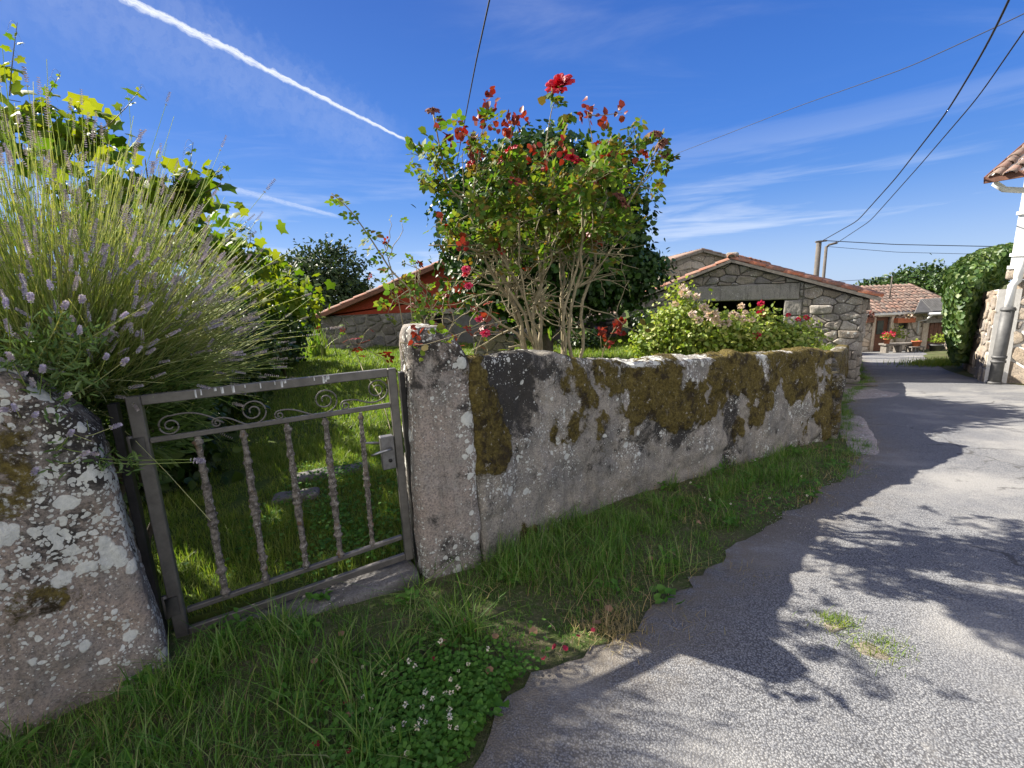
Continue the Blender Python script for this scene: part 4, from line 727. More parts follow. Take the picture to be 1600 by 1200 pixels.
# ------------------------------------------------------------------ house behind the barn
HBY = 24.; rx = lambda px, py, y=24.: at(px, py, y)
a0, a1, ap = rx(1031, 412), rx(1180, 440), rx(1096, 391); hb = thing('stone_house', (ap[0], 27, -.5), 'grey stone house with tiled gable rising behind the low barn', 'house')
x0, x1 = a0[0]+.05, 2*ap[0]-a0[0]-.05; zE = a0[2]-.02
wallface('front_wall', A([0, HBY, 0]), EX, EZ, A([0, -1., 0]), [(x0, -1.), (x1, -1.), (x1, zE), (ap[0], ap[2]-.1), (x0, zE)], hb, mat='rubble', size=.5, aspect=1.5, depth=.04, seed=21)
wallface('side_wall', A([x0, HBY, 0]), -EY, EZ, -EX, [(-6., -1), (0, -1), (0, zE), (-6., zE)], hb, mat='rubble', size=.5, aspect=1.5, depth=.04, seed=22)
mb = MB(); mbt = MB(); slope(mb, mbt, (x0-.25, HBY-.25, zE-.06), (ap[0], HBY-.25, ap[2]), (0, 6.5, 0), .1, .26, .45, 6); slope(mb, mbt, (x1+.25, HBY-.25, zE-.06), (ap[0], HBY-.25, ap[2]), (0, 6.5, 0), .1, .26, .45, 7); rf = mb.build('roof', M['greywood'], hb, smooth=False); mbt.build('tiling', M['tile_grey'], rf)
# ------------------------------------------------------------------ red shed
RY = 16.; e = at(499, 490, RY); kz = (at(690, 408, RY)-e); sl = kz[2]/kz[0]; xA = .2; xe = at(507, 545, RY)[0]; zA = e[2]+sl*(xA-e[0]); xR = 4.0; zR = zA-sl*(xR-xA); zj = 1.19
shed = thing('red_shed', ((xe+xR)/2, RY+2.5, 0), 'low shed with red plaster gable above dark rubble base behind the lawn', 'shed')
zu = lambda x: zA-sl*abs(x-xA)-.16
wallface('base_wall', A([0, RY, 0]), EX, EZ, A([0, -1., 0]), [(xe, -.1), (xR-.2, -.1), (xR-.2, zj), (xe, zj)], shed, mat='rubble_dark', size=.34, aspect=1.25, depth=.05, gap=.03, seed=31)
mb = MB(); prism(mb, A([0, RY, 0]), EX, EZ, A([0, -1., 0]), [(xe, zj), (xR-.2, zj), (xR-.2, zu(xR-.2)), (xA, zu(xA)), (xe, zu(xe))], -.3, .012); mb.build('gable_wall', M['red'], shed, smooth=False)
mb = MB(); mb.box(A([xe+.15, RY+3, .6]), EX*.15, EY*2.6, EZ*.7); mb.build('side_wall', M['mortar'], shed, smooth=False); mb = MB(); mb.box(A([xR-.35, RY+3, .6]), EX*.15, EY*2.6, EZ*.7); mb.build('side_wall', M['mortar'], shed, smooth=False)
mb = MB(); mbt = MB(); slope(mb, mbt, (e[0], RY-.35, e[2]-.07), (xA, RY-.35, zA-.07), (0, 6, 0), .12, .3, .5, 11); slope(mb, mbt, (xR, RY-.35, zR-.07), (xA, RY-.35, zA-.07), (0, 6, 0), .12, .3, .5, 12); rf = mb.build('roof', M['wood'], shed, smooth=False); mbt.build('tiling', M['tile'], rf)
p, q = at(655, 488, RY), at(758, 488, RY); mb = MB(); mb.box(A([(p[0]+q[0])/2, RY-.06, p[2]]), EX*(q[0]-p[0])/2, EY*.10, EZ*.085, .01); mb.build('lintel', M['ashlar'], shed, smooth=False)
p, q = at(670, 493, RY), at(693, 506, RY); mb = MB(); mb.box(A([(p[0]+q[0])/2, RY-.03, (p[2]+q[2])/2]), EX*(q[0]-p[0])/2, EY*.05, EZ*(p[2]-q[2])/2); mb.build('vent_opening', M['hole'], shed, smooth=False)
p, q = at(709, 493, RY), at(752, 545, RY); mb = MB(); mb.box(A([(p[0]+q[0])/2, RY-.06, (p[2]+q[2])/2]), EX*(q[0]-p[0])/2, EY*.05, EZ*(p[2]-q[2])/2, .01); mb.build('door', M['slate'], shed, smooth=False)
# roof tiles stacked by the shed
base = at(772, 545, 12.); bl = thing('tile_plinth', (base[0], 12.15, 0), 'low rubble plinth carrying stacked clay tiles behind the rose stems', 'plinth'); zt_ = at(772, 524, 12.)[2]
wallface('plinth_wall', A([base[0], 12., 0]), EX, EZ, A([0, -1., 0]), [(-.55, -.05), (.55, -.05), (.55, zt_), (-.55, zt_)], bl, mat='rubble', size=.25, depth=.03, seed=41, thick=.4)
for r_ in range(3):
    for k in range(5-r_):
        mbt = MB(); tile_roof(mbt, A([base[0]-.52+k*.21+.1*r_, 11.9+.02*r_, zt_+.01+.085*r_]), EX, EY, EZ, .2, .42, .2, .42, 60+r_*7+k, .08, .6); tag(mbt.build('roof_tile', M['tile']), 'curved clay roof tile stacked on the low plinth behind the rose', 'tile', 'clay tiles stacked on the plinth')
# ================================================================== FAR COTTAGES
CY = 23.; cx = lambda px, py, y=CY: at(px, py, y); gz = float(zr(CY))
c0, c1 = cx(1342, 547)[0], cx(1497, 500)[0]; ez = cx(1380, 489)[2]; rz = cx(1380, 447, CY+3.2)[2]
ct = thing('far_cottage', ((c0+c1)/2, CY+2, gz), 'low pale stone cottage with tiled roof, two brown doors and grey porch', 'cottage')
d0, d1, dz = cx(1364, 520)[0], cx(1388, 520)[0], cx(1376, 495)[2]; w0, w1, wz0, wz1 = cx(1402, 510)[0], cx(1417, 510)[0], cx(1410, 514)[2], cx(1410, 503)[2]
wallface('front_wall', A([0, CY, 0]), EX, EZ, A([0, -1., 0]), [(c0, gz-.3), (c1, gz-.3), (c1, ez), (c0, ez)], ct, [(d0, d1, gz-.3, dz), (w0, w1, wz0, wz1), (cx(1446, 530)[0], cx(1478, 530)[0], gz-.3, cx(1460, 504)[2])], 'rubble_pale', 'mortar', .42, 1.6, .05, .014, seed=51)
mb = MB(); mb.box(A([(d0+d1)/2, CY+.12, (gz+dz)/2]), EX*(d1-d0)/2, EY*.03, EZ*(dz-gz)/2, .01); dr_ = mb.build('door', M['wood'], ct, smooth=False)
mb = MB(); mb.box(A([d0+.5*(d1-d0), CY+.08, dz-.55]), EX*.17, EY*.02, EZ*.35, .01); mb.build('door_pane', M['glass'], dr_, smooth=False)
mb = MB()
for x in (d0-.07, d1+.07): mb.box(A([x, CY-.06, (gz+dz)/2]), EX*.08, EY*.06, EZ*(dz-gz)/2, .01)
mb.box(A([(d0+d1)/2, CY-.06, dz+.09]), EX*((d1-d0)/2+.2), EY*.06, EZ*.09, .01); mb.build('door_frame', M['rubble_pale'], ct, smooth=False)
mb = MB(); mb.box(A([(w0+w1)/2, CY+.15, (wz0+wz1)/2]), EX*(w1-w0)/2, EY*.02, EZ*(wz1-wz0)/2); mb.build('window', M['glass'], ct, smooth=False)
mb = MB(); mbt = MB(); slope(mb, mbt, (c0-.3, CY-.3, ez), (c0-.3, CY+3.2, rz), (c1-c0+.5, 0, 0), .1, .25, .42, 14); rf = mb.build('roof', M['white'], ct, smooth=False); mbt.build('tiling', M['tile_grey'], rf)
mb = MB(); mb.box(A([(c0+c1)/2, CY+6.4, (gz+rz)/2-.3]), EX*(c1-c0)/2, EY*.15, EZ*(rz-gz)/2); mb.box(A([c0+.15, CY+3.3, (gz+ez)/2]), EX*.15, EY*2.9, EZ*(ez-gz)/2); mb.build('back_wall', M['mortar'], ct, smooth=False)
# porch end of the cottage: plank door, white gutter, grey sheet roof
e0, e1, ed = cx(1446, 530)[0], cx(1478, 530)[0], cx(1460, 504)[2]; k0, k1 = cx(1430, 500)[0], c1; kez = cx(1450, 489)[2]
mb = MB(); mb.box(A([(e0+e1)/2, CY+.12, (gz+ed)/2]), EX*(e1-e0)/2, EY*.03, EZ*(ed-gz)/2, .01)
for k in range(5): mb.box(A([e0+(e1-e0)*(k+.5)/5, CY+.08, (gz+ed)/2]), EX*(e1-e0)*.088, EY*.012, EZ*((ed-gz)/2-.02), .004)
mb.build('door', M['wood'], ct, smooth=False); mb = MB(); mb.box(A([(e0+e1)/2, CY-.07, ed+.1]), EX*((e1-e0)/2+.22), EY*.07, EZ*.1, .01); mb.build('lintel', M['ashlar'], ct, smooth=False)
mb = MB(); mb.box(A([e0-.16, CY-.06, (gz+ed)/2]), EX*.15, EY*.06, EZ*(ed-gz)/2, .01); mb.build('door_frame', M['rubble_pale'], ct, smooth=False)
mb = MB(); q0, q1 = cx(1408, 489)[0], c1+.3; prism(mb, A([q0, CY-.75, kez+.06]), EX, nrm(A([0, .75, .62])), nrm(A([0, -.62, .75])), [(0, 0), (q1-q0, 0), (q1-q0, .98), (.9, .98)], -.04, .06)
for k in range(30): mb.tube([A([q0+.9+(q1-q0-.9)*k/29, CY-.75, kez+.135]), A([q0+.9+(q1-q0-.9)*k/29, CY-.05, kez+.135+.58])], .025, 6)
mb.build('porch_roof', M['slate'], ct, smooth=False)
mb = MB(); mb.tube([(k0-.1, CY-.82, kez), (k1+.3, CY-.82, kez)], .07, 10); mb.tube([(k0+.1, CY-.82, kez-.02), (k0+.1, CY-.5, kez-.3), (k0+.1, CY-.1, kez-.4), (k0+.1, CY-.1, kez-1.0)], .04, 8); mb.build('gutter', M['white'], ct)
# furniture along the cottages
bp = cx(1403, 552, 21.5); gb = float(zr(21.5)); bn = thing('garden_bench', (bp[0], 21.5, gb), 'long dark stone bench below the cottage flower box', 'bench')
b0, b1 = at(1378, 540, 21.5)[0], at(1428, 540, 21.5)[0]; bz = gb+.42
mb = MB(); mb.box(A([(b0+b1)/2, 21.5, bz]), EX*(b1-b0)/2, EY*.22, EZ*.045, .01); mb.build('seat', M['greywood'], bn, smooth=False)
for x in (b0+.15, (b0+b1)/2, b1-.15): mb = MB(); mb.box(A([x, 21.5, (gb+bz)/2-.03]), EX*.07, EY*.18, EZ*(bz-gb)/2-EZ*.03, .01); mb.build('leg', M['greywood'], bn, smooth=False)
def pot(x, y, z, r, h, label, mat='terra'):
    t = thing('flower_pot', (x, y, z), label, 'flower pot'); mb = MB(); V = []; a = np.arange(16)/16*2*np.pi; pr = [(.0, 0), (.72, 0), (.92, .82), (1.05, .82), (1.05, 1.), (.9, 1.), (.88, .9), (0.01, .9)]
    P = np.stack([np.stack([x+r*k*np.cos(a), y+r*k*np.sin(a), np.full(16, z+h*t_)], 1) for k, t_ in pr]).reshape(-1, 3); i = (np.arange(len(pr)-1)*16)[:, None]; j = np.arange(16)[None]; mb.add(P, [np.stack([i+j, i+(j+1) % 16, i+16+(j+1) % 16, i+16+j], -1).reshape(-1, 4)]); mb.build('pot', M[mat], t); return t
def tuft(c, r, n, s, mat, par, name, hz=1.):
    mb = MB(); d = rdir(n); d[:, 2] = np.abs(d[:, 2])*hz; X_a, Y_a, Z_a = basis(nrm(d+.5*rdir(n)), rdir(n)); scatter(mb, WIDE, LEAF_F, A(c)+d*r*rng.uniform(.2, 1, (n, 1)), X_a, Y_a, Z_a, s*rng.uniform(.7, 1.3, n)); mb.build(name, M[mat], par)
p = at(1386, 531, 21.4); t = pot(p[0], 21.4, bz+.05, .14, .24, 'small terracotta pot with pink flowers beside the cottage door'); tuft((p[0], 21.4, bz+.3), .26, 70, .10, 'shrub', t, 'foliage'); tuft((p[0], 21.3, bz+.42), .24, 60, .09, 'crimson', t, 'blossom')
p = at(1429, 550, 21.2); st_ = float(zr(21.2)); stl = thing('small_stool', (p[0], 21.2, st_), 'small wooden stool carrying a terracotta pot by the bench', 'stool'); mb = MB(); mb.box(A([p[0], 21.2, st_+.26]), EX*.32, EY*.2, EZ*.025, .005); mb.build('seat', M['greywood'], stl, smooth=False)
for sx_ in (-.27, .27):
    for sy_ in (-.15, .15): mb = MB(); mb.bar((p[0]+sx_, 21.2+sy_, st_-.02), (p[0]+sx_, 21.2+sy_, st_+.235), EX, .05, .05, .004); mb.build('leg', M['greywood'], stl, smooth=False)
t = pot(p[0]+.03, 21.2, st_+.285, .19, .26, 'empty looking wide terracotta pot on the small stool'); tuft((p[0]+.03, 21.2, st_+.5), .12, 20, .07, 'shrub', t, 'foliage')
p = at(1462, 548, 21.6); t = pot(p[0], 21.6, float(zr(21.6))-.02, .30, .34, 'wide dark planter with pale plant before the plank door', 'castiron'); tuft((p[0], 21.6, float(zr(21.6))+.4), .36, 110, .10, 'shrub', t, 'foliage', 1.3)
fb = thing('flower_box', ((w0+w1)/2-.1, CY-.25, wz1), 'terracotta window box with pale and red flowers on cottage wall', 'flower box'); mb = MB(); mb.box(A([(w0+w1)/2-.12, CY-.24, wz1+.1]), EX*.45, EY*.14, EZ*.12, .01); mb.build('box', M['terra'], fb, smooth=False); tuft(((w0+w1)/2-.12, CY-.24, wz1+.22), .4, 80, .10, 'pale', fb, 'blossom', .6)
p = at(1355, 500, CY-.2); hp = thing('hanging_planter', (p[0], CY-.3, p[2]), 'hanging planter with dull red plant left of the cottage door', 'planter'); mb = MB(); mb.box(A([p[0], CY-.3, p[2]]), EX*.2, EY*.14, EZ*.13, .02); mb.build('box', M['wood'], hp, smooth=False); tuft((p[0], CY-.3, p[2]+.1), .33, 70, .1, 'dead', hp, 'foliage')
p = at(1399, 525, CY-.2); cl_ = thing('climbing_plant', (p[0], CY-.2, gz), 'pale green climbing plant on the cottage wall under the flower box', 'plant'); mb = MB(); mb.tube([(p[0], CY-.18, gz), (p[0]+.05, CY-.15, gz+.6), (p[0], CY-.15, gz+1.3)], .02, 6); mb.build('stem', M['twig'], cl_); tuft((p[0], CY-.2, gz+.7), .55, 120, .11, 'shrub', cl_, 'foliage', 1.2)
# ================================================================== WHITE HOUSE AND LOW WALL ON THE RIGHT
FD = nrm(A([.5, -.86, 0])); FN = A([FD[1], -FD[0], 0])     # facade direction, outward normal
cb = A([10.92, 9.86, 0]); gH = float(zr(9.86)); vz = at(1571, 420, 9.9)[2]; rtop = at(1600, 268, 9.3)[2]
wh = thing('white_house', tuple(cb+FD*2.+A([0, 0, gH])), 'house with white glazed gallery over stone wall with white joints', 'house')
wallface('stone_wall', cb, FD, EZ, FN, [(.0, gH-.3), (6, gH-.3), (6, vz-.25), (0, vz-.25)], wh, mat='field', mort='mortar_white', size=.44, aspect=1.05, depth=.035, gap=.028, seed=61, thick=4., rnd=.48)
mb = MB(); C = np.stack([cb+FD*s+FN*.02+A([0, 0, vz-.12]) for s in np.linspace(-.02, 5, 60)]); V, fs, _ = sweep(C, EZ, FN, .115, .22, .05, 40, amp=(.02, .01, .004)); mb.add(V, fs); mb.build('corbel', M['field'], wh)
gal = cb+FD*-.03+FN*.2; mb = MB(); hzz = rtop+.1
win_ = [(.40+k*.62, .40+k*.62+.5, vz+.35+j*.42, vz+.35+j*.42+.36) for k in range(5) for j in range(4)]
for p in cut_holes([(0, vz), (5, vz), (5, hzz), (0, hzz)], win_): prism(mb, gal, FD, EZ, FN, p, -.5, 0)
ga = mb.build('gallery', M['white'], wh, smooth=False); mb = MB(); mb.box(gal+FD*2.5+FN*-.12+EZ*(vz+1.15), FD*2.4, FN*.01, EZ*1.0); mb.build('window_pane', M['glass'], ga, smooth=False)
mb = MB()
for z, o in ((vz+.02, .05), (vz+.28, .03), (vz+1.12, .035), (hzz-.35, .03)): mb.box(gal+FD*2.5+FN*(o/2+.001)+EZ*z, FD*2.53, FN*o/2, EZ*.035, .004)
mb.build('moulding', M['white'], ga, smooth=False)
ec = at(1541, 279, 9.3); er = ec+FD*5; mb = MB(); up_ = nrm(-FN*1.0+EZ*.42); sofN = np.cross(FD, up_); prism(mb, ec, FD, up_, sofN if sofN[2] > 0 else -sofN, [(-.0, 0), (5.5, 0), (5.5, 2.6), (0, 2.6)], -.09, 0); rfw = mb.build('roof', M['white'], wh, smooth=False)
mbt = MB(); tile_roof(mbt, ec+FD*0-up_*.06, FD, up_, sofN if sofN[2] > 0 else -sofN, 5.5, 2.7, .23, .4, 17, .075); mbt.build('tiling', M['tile_grey'], rfw); mb = MB(); mb.bar(ec+FN*.03-EZ*.03, er+FN*.03-EZ*.03, EZ, .13, .03, .004); mb.bar(ec-FD*.02-EZ*.03, ec-FD*.02+up_*2.6-EZ*.03, EZ, .13, .03, .004); mb.build('fascia', M['wood'], rfw, smooth=False)
gq = at(1555, 284, 9.4); mb = MB(); mb.tube([gq+EZ*.05, gq-EZ*.03, gq+FD*.12-FN*.1-EZ*.16, gq+FD*.3-FN*.3-EZ*.2, gq+FD*.8-FN*.75-EZ*.2], .055, 12); mb.build('gutter', M['white'], rfw)
pb = gp(1553, 600); pt = A([pb[0]+.06, pb[1]+.02, at(1577, 480, pb[1])[2]]); mb = MB(); mb.tube([A([pb[0], pb[1], pb[2]-.05]), pt*.5+A([pb[0], pb[1], pb[2]])*.5, pt], .105, 16)
for f in (.02, .30, .36, .97): c = A([pb[0], pb[1], pb[2]])*(1-f)+pt*f; mb.tube([c-EZ*.025, c+EZ*.025], .122, 16)
mb.build('cast_iron_pipe', M['castiron'], wh); mb = MB(); mb.tube([pt-EZ*.05, pt+EZ*.45, pt+EZ*.55+FD*.05-FN*.06, pt+EZ*.62+FD*.06-FN*.02, pt+EZ*1.0+FD*.06-FN*.0], .07, 12); mb.build('downpipe', M['white'], wh)
l0 = gp(1548, 598); l1 = gp(1507, 570); lwD = A([l1[0]-l0[0], l1[1]-l0[1]]); lL = np.linalg.norm(lwD)*2.2; lwD /= np.linalg.norm(lwD); lwD3 = A([lwD[0], lwD[1], 0]); lwN = A([-lwD[1], lwD[0], 0]); lb_ = A([l0[0], l0[1], 0])+lwD3*.1+lwN*.10
lwl = thing('low_stone_wall', tuple(lb_+lwD3*1+A([0, 0, l0[2]])), 'rubble wall with white joints between the ivy and grey drainpipe', 'wall')
wallface('wall_face', lb_, lwD3, EZ, lwN, [(0, l0[2]-.3), (lL, l0[2]-.6), (lL, l0[2]+1.5), (0, l0[2]+2.05)], lwl, mat='field', mort='mortar_white', size=.34, aspect=1.1, depth=.04, gap=.022, seed=63, rnd=.46)
patch('dirt_verge', [tuple(gp(*q)[:2]) for q in ((1546, 598), (1480, 580), (1450, 562), (1440, 555), (1470, 551), (1500, 556), (1520, 568))], .03, M['soil'], 'dry dirt strip below the ivy wall', 'verge')
# drain grate
dg = gp(1333, 604); gr = thing('drain_grate', (dg[0], dg[1], dg[2]), 'rusty slotted drain grate in the road at the barn corner', 'drain grate'); mb = MB(); nz = A([0, -.095, 1]); nz = nrm(A([0, .0946, 1.])); fy = nrm(A([0, 1., -.095]))
for k in range(9): mb.box(dg+EX*(-.36+.09*k)+EZ*.035, EX*.022, fy*.14, nz*.01, .003)
for s in (-1, 1): mb.box(dg+fy*s*.16+EZ*.035, EX*.42, fy*.022, nz*.012, .003)
mb.build('grating', M['greywood'], gr, smooth=False); mb = MB(); mb.box(dg+EZ*.024, EX*.40, fy*.15, nz*.003); mb.build('pit', M['hole'], gr, smooth=False)
# ================================================================== POLES AND CABLES
def upole(px, pytop, y, r, label, arm):
    p = at(px, pytop, y); g = float(zr(y)); t = thing('utility_pole', (p[0], y, g), label, 'pole'); mb = MB(); mb.tube([(p[0], y, g-.2), (p[0], y, (g+p[2])/2), (p[0], y, p[2])], [r*1.25, r*1.1, r], 14); mb.build('post', M['pole'], t)
    mb = MB()
    if arm: mb.bar((p[0]-.22, y-.1, p[2]-.06), (p[0]+.25, y-.1, p[2]-.02), EZ, .07, .07, .006); mb.build('crossarm', M['pole'], t, smooth=False)
    else: mb.tube([(p[0], y, p[2]-.05), (p[0]+.05, y-.1, p[2]+.06), (p[0]+.28, y-.3, p[2]+.12)], .05, 8); mb.build('bracket', M['pole'], t)
    return p
p1 = upole(1280, 376, 19.5, .095, 'thicker weathered wooden pole with short crossarm behind the barn roof', True); p2 = upole(1291, 385, 21., .062, 'slimmer pole with bent bracket right of the thicker pole', False)
def cable(pts, r, label):
    p = bend(A(pts), 60); mb = MB(); mb.tube(p, r, 6); return tag(mb.build('cable', M['wire']), label, 'cable')
cable([p1+A([.1, -.1, 0]), at(1340, 345, 15), at(1400, 278, 11.5), at(1480, 175, 8.5), at(1540, 75, 7), at(1582, -10, 6), at(1640, -150, 5)], .014, 'thick cable curving from crossarm pole up to top right, steeper one')
cable([p2+A([.25, -.3, .1]), at(1360, 345, 16), at(1440, 255, 12), at(1530, 150, 9), at(1600, 48, 7.4), at(1700, -90, 6)], .012, 'cable from the slimmer pole rising to the right edge of sky')
cable([at(1040, 246, 26), at(1060, 239, 25), at(1250, 165, 17), at(1420, 105, 12.5), at(1600, 22, 9.5), at(1700, -30, 8)], .010, 'thin cable slanting across the blue sky right of the rose')
cable([at(700, 330, 22), at(723, 205, 13), at(744, 95, 9), at(767, -10, 7), at(790, -120, 5.5)], .013, 'near vertical cable running up the sky behind the rose')
cable([p1+A([.2, -.1, -.02]), at(1400, 382, 19), at(1545, 385, 18.5), at(1600, 386, 18)], .016, 'level cable from the crossarm pole towards the ivy, upper one')
cable([p2, at(1400, 394, 20.5), at(1520, 397, 20), at(1620, 397, 19.5)], .010, 'faint thin level cable from the slimmer pole, lower one')
cable([at(1300, 440, 24), at(1350, 437, 24), at(1395, 433, 24), at(1440, 433, 24)], .012, 'short faint cable low above the cottage roofs'); mb = MB(); q = at(1394, 433, 24); mb.tube([(q[0], 24, q[2]-1.1), (q[0], 24, q[2]+.05)], .03, 8); tag(mb.build('antenna_mast', M['pole']), 'thin mast standing on the far cottage roof', 'mast')
# ================================================================== VEGETATION
def crown(mb, c, rad, nclump, nleaf, cl_r, s, tpl=LEAF, tf=LEAF_F, shell=.55, seed=0, droop=.2, lump=.25):
    r = np.random.default_rng(seed); c = A(c, float); rad = A(rad, float); d = rdir(nclump, r); rr = r.uniform(shell, 1, nclump)**.6
    rr *= 1+lump*fbm(d*1.7+seed, 3)*2; cc = c+d*rad*rr[:, None]; k = nleaf//nclump
    P = (cc[:, None]+r.normal(0, cl_r, (nclump, k, 3))*A([1, 1, .75])).reshape(-1, 3); n = len(P); out = nrm((P-c)/rad); dd = nrm(out*.6+rdir(n, r)*.9-A([0, 0, droop])); nn = nrm(out+.6*rdir(n, r)+A([0, 0, .35]))
    X_a, Y_a, Z_a = basis(dd, nn); scatter(mb, tpl, tf, P, X_a, Y_a, Z_a, s*r.uniform(.6, 1.25, n)); return cc
def limbs(mb, base, cc, r0, k=18, seed=0):
    r = np.random.default_rng(seed); sel = r.choice(len(cc), min(k, len(cc)), replace=False); t = np.linspace(0, 1, 8)[:, None]; base = A(base, float); paths = []
    for i in sel:
        e = cc[i]; m_ = base*.45+e*.55; m_ = A([base[0]*.75+e[0]*.25, base[1]*.75+e[1]*.25, base[2]*.4+e[2]*.6]); paths.append((1-t)**2*base+2*(1-t)*t*m_+t**2*e)
    tubes(mb, A(paths), np.tile(r0*np.linspace(1, .2, 8), (len(paths), 1)), 6)
def tree(name, loc, c, rad, label, nclump, nleaf, cl_r, s, mat, trunk_r, seed, tpl=LEAF, **k):
    t = thing(name, loc, label, 'tree'); mb = MB(); cc = crown(mb, c, rad, nclump, nleaf, cl_r, s, tpl, seed=seed, **k); mb.build('crown', M[mat], t)
    mb = MB(); top = A(loc)*.35+A(c)*.65; mb.tube([A(loc)-EZ*.2, A(loc)*.6+A(c)*.4, top], [trunk_r*1.2, trunk_r, trunk_r*.7], 10); limbs(mb, A(loc)*.55+A(c)*.45, cc, trunk_r*.5, 20, seed); mb.build('trunk', M['bark'], t); return t
# dense clipped evergreen behind the rose
ty = 10.3; tc = at(850, 368, ty); tree('evergreen_tree', (tc[0], ty, 0), tc+A([.02, 0, -.05]), (2.22, 1.6, 1.86), 'dense dark round evergreen tree standing behind the rose bush', 460, 34000, .23, .125, 'dark', .13, 5, WIDE, shell=.7, lump=.2)
t2 = at(978, 432, 10.0); tb = bpy.data.objects['evergreen_tree']; mb = MB(); crown(mb, t2, (.75, .6, .5), 60, 4000, .16, .11, WIDE, seed=6, shell=.5); mb.build('low_branch', M['dark'], tb)
# far trees
p = at(490, 440, 26); tree('bushy_tree', (p[0], 26, 0), p+A([0, 0, -.9]), (2.9, 2.4, 2.75), 'grey green bushy tree beyond the red shed at left', 190, 13000, .36, .26, 'tree', .2, 11, shell=.6)
p = at(420, 450, 27); tree('bushy_tree', (p[0], 27, 0), p+A([0, 0, -.6]), (1.7, 1.6, 1.9), 'smaller grey green tree left of the bushy one, partly behind vine leaves', 90, 5000, .34, .26, 'tree', .16, 12)
p = at(556, 455, 30); tree('bushy_tree', (p[0], 30, 0), p+A([0, 0, -.6]), (1.2, 1.2, 1.1), 'tiny distant tree just above the red shed roof edge', 40, 2200, .3, .26, 'tree', .12, 13)
p = at(1437, 440, 36); g = float(zr(36)); tree('hill_tree', (p[0], 36, g), p+A([0, 0, -.7]), (2.6, 2., 1.5), 'dark rounded tree showing above the far cottage roofs', 90, 6000, .4, .3, 'hedge', .2, 14)
p = at(1475, 436, 34); g = float(zr(34)); tree('hill_tree', (p[0], 34, g), p+A([.4, 0, -.7]), (2.2, 1.8, 1.3), 'dark low tree between the cottage roof and the ivy', 70, 4500, .4, .3, 'hedge', .2, 15)
p = at(1372, 440, 40); g = float(zr(40)); tree('hill_tree', (p[0], 40, g), p+A([0, 0, -.6]), (1.5, 1.2, .75), 'small dark bush just above the left end of the cottage roof', 30, 1500, .3, .3, 'hedge', .14, 16)
# ivy mass
iv0 = at(1533, 470, 11.6); ivy = thing('ivy_mound', (iv0[0], 12.2, float(zr(12))), 'large mound of glossy ivy covering the wall at right', 'ivy')
mb = MB(); r = np.random.default_rng(21); n = 9000; Q = []
poly_iv = A([(1478, 455), (1482, 425), (1505, 402), (1535, 388), (1583, 378), (1580, 410), (1570, 436), (1556, 448), (1540, 480), (1526, 515), (1510, 566), (1490, 560), (1480, 510)])
pts = r.uniform((1470, 372), (1590, 560), (n*3, 2)); pts = pts[inpoly(pts, poly_iv)][:n]; ds = np.minimum(edist(pts, np.r_[poly_iv, poly_iv[:1]]), 40)/40; dep = 12.4-1.5*np.sqrt(ds)*r.uniform(.75, 1.0, len(pts))+.35*fbm(np.c_[pts/14., pts[:, :1]*0], 3)
P = A([at(a, b, y) for (a, b), y in zip(pts, dep)]); n = len(P); out = nrm(A([-.6, -.5, .55])+.6*rdir(n, r)); dd = nrm(A([0, 0, -1.])+.55*rdir(n, r)); X_a, Y_a, Z_a = basis(dd, out); scatter(mb, WIDE*A([1.15, 1, 1]), LEAF_F, P, X_a, Y_a, Z_a, .145*r.uniform(.6, 1.25, n))
P2 = P+(P-A([0, 0, H]))*r.uniform(.01, .075, (n, 1)); X_a, Y_a, Z_a = basis(nrm(A([0, 0, -1.])+.8*rdir(n, r)), nrm(rdir(n, r)+A([0, 0, .6]))); scatter(mb, WIDE, LEAF_F, P2, X_a, Y_a, Z_a, .15*r.uniform(.6, 1.2, n)); mb.build('foliage', M['ivy'], ivy)
mb = MB(); paths = []; bI = at(1516, 556, 11.6)
for k in range(14): e = P[r.integers(n)]+A([.3, .5, 0]); t = np.linspace(0, 1, 8)[:, None]; m_ = A([bI[0]+.3, 12.2, (bI[2]+e[2])/2]); paths.append((1-t)**2*(bI+A([.2, .5, -.2]))+2*(1-t)*t*m_+t*t*e)
tubes(mb, A(paths), np.tile(np.linspace(.03, .01, 8), (14, 1)), 6); mb.build('woody_stem', M['bark'], ivy)
mb = MB(); cI = gp(1480, 570); P = cI[:2]+r.normal(0, 1, (2200, 2))*A([.55, .4]); add_blades(mb, len(P), P, zr(P[:, 1])+.02, r.uniform(.06, .28, len(P)), r.uniform(.012, .022, len(P)), .7); mb2 = M['dry']; tag(mb.build('dirt_verge_grass', M['lawn'], origin=(0, 0, 0)), 'yellow green grass at the foot of the ivy', 'grass', kind='stuff')
# hedge and vines at left
hd = thing('hedge', (-6.3, 8., 0), 'dark green hedge running along the left side of the lawn', 'hedge'); mb = MB()
for k, (x, y, rx_, ry_, rz_, zc) in enumerate(((-4.5, 4.8, .7, .9, .7, .6), (-3.6, 4.0, .5, .5, .6, .5), (-4.6, 5.8, .9, 1.2, .9, .85), (-5.4, 7.6, 1., 1.4, .95, .9), (-6.2, 9.8, 1.1, 1.5, 1.0, .9), (-6.6, 11.8, 1.0, 1.3, .8, .7))): crown(mb, (x, y, zc), (rx_, ry_, rz_), 130, 7500, .16, .11, WIDE, seed=30+k, shell=.7)
mb.build('foliage', M['hedge'], hd); mb = MB()
for (x, y) in ((-4.5, 4.8), (-4.6, 5.8), (-5.4, 7.6), (-6.2, 9.8), (-6.6, 11.8)): mb.tube([(x, y, -.1), (x+.05, y, .5), (x, y+.1, 1.1)], [.06, .05, .03], 8)
mb.build('trunk', M['bark'], hd)
